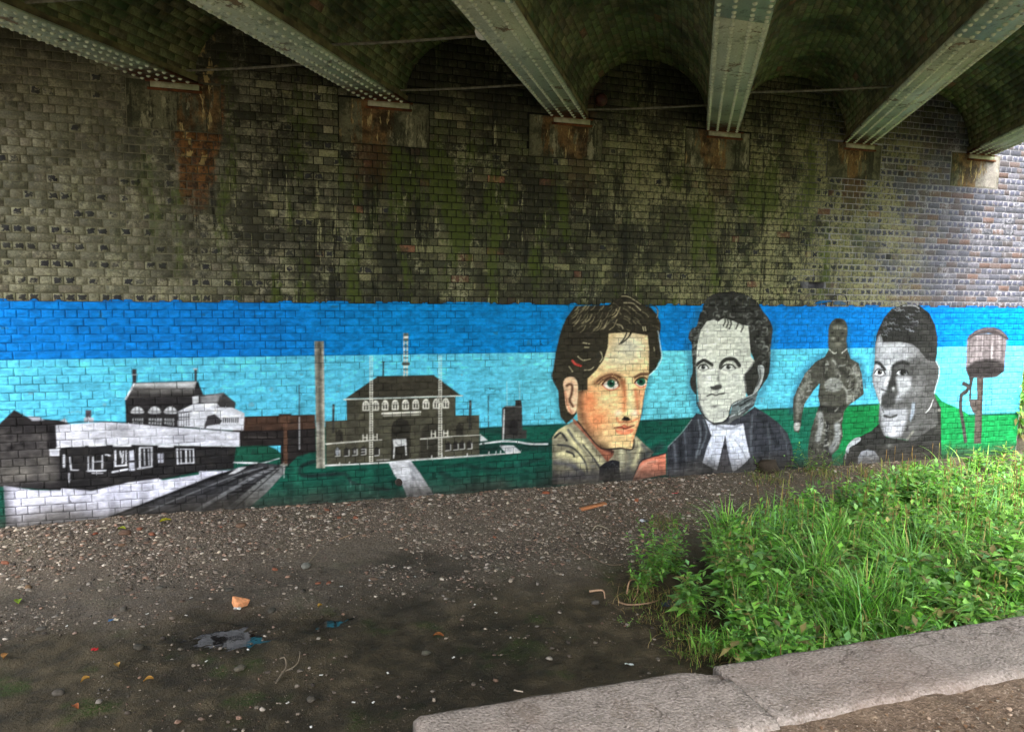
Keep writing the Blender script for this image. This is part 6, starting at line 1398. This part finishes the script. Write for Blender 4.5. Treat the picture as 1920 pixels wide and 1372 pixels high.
for a in ((1226, 1092, .58, 14, .12, .55, 10, 'tall thin-leaved weed standing alone left of the green growth'), (1205, 1105, .30, 12, .10, .8, 7, 'low small-leaved weed at the left edge of the growth'), (1262, 1075, .42, 12, .11, .7, 9, 'bushy weed with narrow leaves between the lone weed and the thicket'), (1290, 1150, .46, 9, .17, .5, 8, 'broad-leaved weed leaning over the dark gap in the earth'), (1300, 1170, .3, 6, .08, .7, 6, 'small weed at the edge of the trampled grass'),
          (1355, 1140, .66, 10, .19, .5, 9, 'big nettle-like weed with pointed leaves at the front of the thicket'), (1395, 1125, .64, 10, .19, .5, 8, 'nettle-like weed behind the front corner of the thicket'), (1335, 1060, .5, 8, .10, .5, 8, 'leafy weed at the upper left corner of the thicket'), (1430, 1170, .45, 8, .08, .6, 8, 'small-leaved weed above the coping joint'), (1485, 1190, .42, 8, .07, .7, 8, 'fine-leaved yellow-green weed by the coping'),
          (1720, 1165, .5, 8, .22, .6, 7, 'broad pale-leaved weed right of the big grass tuft'), (1790, 1140, .5, 8, .22, .6, 7, 'broad-leaved weed close to the coping on the right'), (1850, 1130, .55, 8, .24, .6, 7, 'grey-green broad-leaved weed near the right edge'), (1905, 1100, .6, 8, .25, .6, 7, 'large-leaved weed at the right edge of the picture'), (1760, 1060, .55, 8, .13, .6, 7, 'leafy weed in the middle of the right-hand growth'), (1880, 1020, .55, 8, .14, .6, 7, 'leafy weed at the right edge above the large-leaved one'),
          (1425, 885, .30, 5, .07, .6, 6, 'small weed against the wall beside the white neckband'), (1476, 880, .42, 4, .10, .4, 6, 'upright weed against the wall below the dark coat'), (1520, 884, .35, 5, .07, .5, 6, 'small weed by the wall under the painted player'), (1545, 883, .3, 5, .06, .6, 6, 'second small weed by the wall under the painted player'), (1138 + 40, 1170, .10, 4, .035, .9, 4, 'tiny seedling in the mud left of the thicket'), (1255, 1192, .12, 4, .045, .9, 4, 'tiny yellow-green seedling near the coping')):
    weed(*a)
for a in ((1619, 1186, .75, 150, 'big arching grass tuft in front of the coping, centre of the growth'), (1440, 1160, .55, 90, 'grass tuft left of the big arching tuft'), (1365, 1020, .6, 110, 'grey-green grass tuft at the top left of the thicket'), (1520, 1110, .7, 110, 'long grass tuft leaning right in the middle of the thicket'), (1700, 1090, .65, 110, 'fine grass tuft right of the middle'), (1560, 1040, .65, 110, 'long-bladed grass tuft at the back of the thicket'), (1800, 1030, .6, 100, 'grass tuft among the right-hand weeds'), (1672, 1180, .5, 80, 'short grass tuft right beside the big arching tuft'), (1385, 1225, .3, 90, 'low bright grass tuft near the white packet'), (1330, 1215, .2, 90, 'trampled low grass tuft at the corner of the thicket')):
    tuft(*a)
# the rest of the growth reads as one mass
poly = np.array([ground_pt(x, y)[:2] for x, y in ((1420, 1262), (1375, 1190), (1352, 1110), (1352, 1040), (1420, 985), (1500, 968), (1620, 955), (1680, 905), (1725, 872), (1930, 860))] + [(13.0, -.35), (13.0, -6.3), (2.5, -6.3)])
def inside(P, poly):
    r = np.zeros(len(P), bool); n = len(poly)
    for k in range(n):
        a, b = poly[k], poly[(k + 1) % n]; c = ((a[1] > P[:, 1]) != (b[1] > P[:, 1])) & (P[:, 0] < (b[0] - a[0]) * (P[:, 1] - a[1]) / (b[1] - a[1] + 1e-12) + a[0]); r ^= c
    return r
def species(P): return fbm(P[:, 0] * 1.1 + 5, P[:, 1] * 1.1, 210)
def pick(N, lo=-9, hi=9):
    out = []
    while sum(map(len, out)) < N:
        P = np.column_stack([vg.uniform(2.3, 12.6, N), vg.uniform(-6.2, -.05, N)]); P = P[inside(P, poly)]; sp = species(P); gap = fbm(P[:, 0] * 2.3, P[:, 1] * 2.3, 230); P = P[(sp > lo + vg.normal(0, .05, len(P))) & (sp < hi + vg.normal(0, .05, len(P))) & (gap > .36 + vg.normal(0, .03, len(P)))]
        px, py, w = project(np.column_stack([P, np.full(len(P), .3)])); P = P[(px < 2060) & (vg.uniform(0, 1, len(P)) < np.clip(60 / w ** 2.2, .12, 1))]; out.append(P)
    P = np.concatenate(out)[:N]; return P
def tall(P):
    return (.42 + 1.15 * fbm(P[:, 0] * 1.5, P[:, 1] * 1.5, 55)) * (1 - .25 * sstep(-2.0, -.3, P[:, 1]))
acc = Acc()
P = np.concatenate([pick(3000, .47), pick(700)]); H = .56 * tall(P) * vg.uniform(.5, 1.15, len(P)); P3 = np.column_stack([P, ground_z(P[:, 0], P[:, 1]) - .02])
V, Q, C = blades(P3, H, np.abs(vg.normal(.62, .28, len(P))), .019 * vg.uniform(.5, 1.3, len(P)), tints(len(P), .75, 1.35), 5); acc.add(V, quads=Q, tint=C)
tag(obj('wild_grass', acc.mesh('wild_grass', M['leaf'], True)), 'thick mass of wild grass behind the coping', kind='stuff')
acc = Acc(); PP, DD, LL = [], [], []; P = np.concatenate([pick(900, -9, .49), pick(250)])
for q, t in zip(P, tall(P)):
    b = np.array([q[0], q[1], float(ground_z(q[0], q[1]))]); a = weed_parts(b, .42 * t, 2, .16 * vg.uniform(.6, 1.5), .5, 6); PP.append(a[0]); DD.append(a[1]); LL.append(a[2])
PP, DD, LL = np.concatenate(PP), np.concatenate(DD), np.concatenate(LL); V, T, C = leaves(PP, DD, LL, LL * vg.uniform(.3, .55, len(LL)), tints(len(LL), .72, 1.3)); acc.add(V, tris=T, tint=C)
tag(obj('undergrowth', acc.mesh('undergrowth', M['leaf'])), 'tangle of leafy green weeds behind the coping', kind='stuff')
acc = Acc(); P = pick(420); P = P[(P[:, 1] > -3.6) | (vg.uniform(0, 1, len(P)) < .12)]
for q, t in zip(P, tall(P)):
    b = np.array([q[0], q[1], float(ground_z(q[0], q[1]))]); h = .62 * t * vg.uniform(.8, 1.15); d = np.array([vg.normal(0, .06), vg.normal(0, .06), 1]); c = np.append(lin(np.array([(140, 112, 66), (120, 96, 56), (150, 150, 80)][vg.integers(3)])), 1)
    tube(acc, [b + d * h * .4, b + d * h * .8, b + d * h * .84, b + d * h * .95, b + d * h], [.0022, .0022, .005, .0055, .002], 4, tint=c)
tag(obj('seed_heads', acc.mesh('seed_heads', M['twig'])), 'brown seed heads standing above the grass', kind='stuff')
# trampled dry stuff at the near corner and by the wall
acc = Acc(); N = 1500; cs = [ground_pt(x, y) for x, y in ((1300, 1200), (1340, 1225), (1215, 1125), (1390, 1215), (1275, 1165), (1440, 900), (1540, 890), (1630, 890), (1250, 985))]
P = np.array([cs[i] for i in vg.integers(0, len(cs), N)]) + np.column_stack([vg.normal(0, .17, N), vg.normal(0, .13, N), np.zeros(N)]); P[:, 1] = np.minimum(P[:, 1], -.03); P[:, 2] = ground_z(P[:, 0], P[:, 1])
V, Q, C = blades(P, .14 * vg.uniform(.4, 1.3, N), vg.uniform(.6, 1.6, N), .005 * vg.uniform(.6, 1.3, N), tints(N, .8, 1.15, np.array([(150, 130, 90), (120, 140, 66), (104, 140, 56), (128, 108, 76)])), 4); acc.add(V, quads=Q, tint=C)
tag(obj('trampled_grass', acc.mesh('trampled_grass', M['leaf'])), 'trampled thin grass and dry stalks round the thicket', kind='stuff')
# leafy bush beyond the end of the wall
def bush(ctr, r, label, seed, n=5000):
    q = np.random.default_rng(seed); root = tag(empty('bush', (ctr[0], ctr[1], .15)), label, 'bush', 'bushes past the wall end'); lob = [np.array(ctr) + q.normal(0, .45, 3) * r for _ in range(9)]
    P = np.array([lob[i] for i in q.integers(0, 9, n)]); d = q.normal(0, 1, (n, 3)); d /= np.linalg.norm(d, axis=1, keepdims=True); P = P + d * np.array(r) * .55 * q.uniform(.35, 1, (n, 1)); P[:, 2] = np.maximum(P[:, 2], .2)
    V, T, C = leaves(P, d + q.normal(0, .6, (n, 3)), q.uniform(.05, .12, n), q.uniform(.03, .07, n), tints(n, .7, 1.25)); obj('crown', make_mesh('crown', V, None, T, M['leaf'], {'tint': ('FLOAT_COLOR', C)}), root)
    acc = Acc(); [tube(acc, [np.array([ctr[0] + .1 * k - .2, ctr[1], .05]), (np.array([ctr[0], ctr[1], .1]) + l) / 2, l], [.03, .02, .008], 6) for k, l in enumerate(lob[:5])]; obj('stem', acc.mesh('stem', M['bark']), root)
def shade_tree(x, y, h, r, label, seed):  # unseen trees, added past the right edge to shade the wall end
    q = np.random.default_rng(seed); root = tag(empty('tree', (x, y, .15)), label, 'tree', 'trees past the bridge'); acc = Acc(); top = np.array([x, y, h])
    tube(acc, [np.array([x, y, 0]), np.array([x + .1, y, h * .3]), np.array([x - .1, y + .1, h * .55]), np.array([x, y, h * .9])], [.28, .22, .15, .04], 10); tips = []
    for k in range(12):
        a = k * 2.4; z0 = h * (.28 + .05 * k); e = np.array([x + math.cos(a) * r * q.uniform(.5, .9), y + math.sin(a) * r * q.uniform(.5, .9), z0 + q.uniform(.4, 1.6)]); b = np.array([x, y, z0]); tube(acc, [b, (b + e) / 2 + [0, 0, .25], e], [.08, .05, .02], 6); tips += [e, (b + e) / 2, e + q.normal(0, .6, 3)]
    obj('trunk', acc.mesh('trunk', M['bark']), root); tips = np.array(tips + [top]); n = 9000; P = tips[q.integers(0, len(tips), n)]; d = q.normal(0, 1, (n, 3)); d /= np.linalg.norm(d, axis=1, keepdims=True); P = P + d * r * .36 * q.uniform(.2, 1, (n, 1))
    V, T, C = leaves(P, d + q.normal(0, .6, (n, 3)), q.uniform(.12, .26, n), q.uniform(.09, .18, n), tints(n, .7, 1.2)); obj('crown', make_mesh('crown', V, None, T, M['leaf'], {'tint': ('FLOAT_COLOR', C)}), root)
for i, (x, y, h, r) in enumerate(((15.6, -3.0, 8.5, 2.8), (16.5, 2.2, 9.0, 3.0), (14.6, -8.6, 8.0, 2.6), (19.5, -6.0, 9.5, 3.2))): shade_tree(x, y, h, r, ['tree nearest the end of the wall, past the right edge', 'tree behind the end of the wall, past the right edge', 'tree beside the path past the right edge', 'tall tree furthest past the right edge'][i], 60 + i)
bush((13.4, .9, 1.3), (.9, .9, 1.2), 'light green bush just past the end of the wall', 1); bush((14.8, 2.6, 1.9), (1.3, 1.4, 1.8), 'taller bush further past the end of the wall', 2)
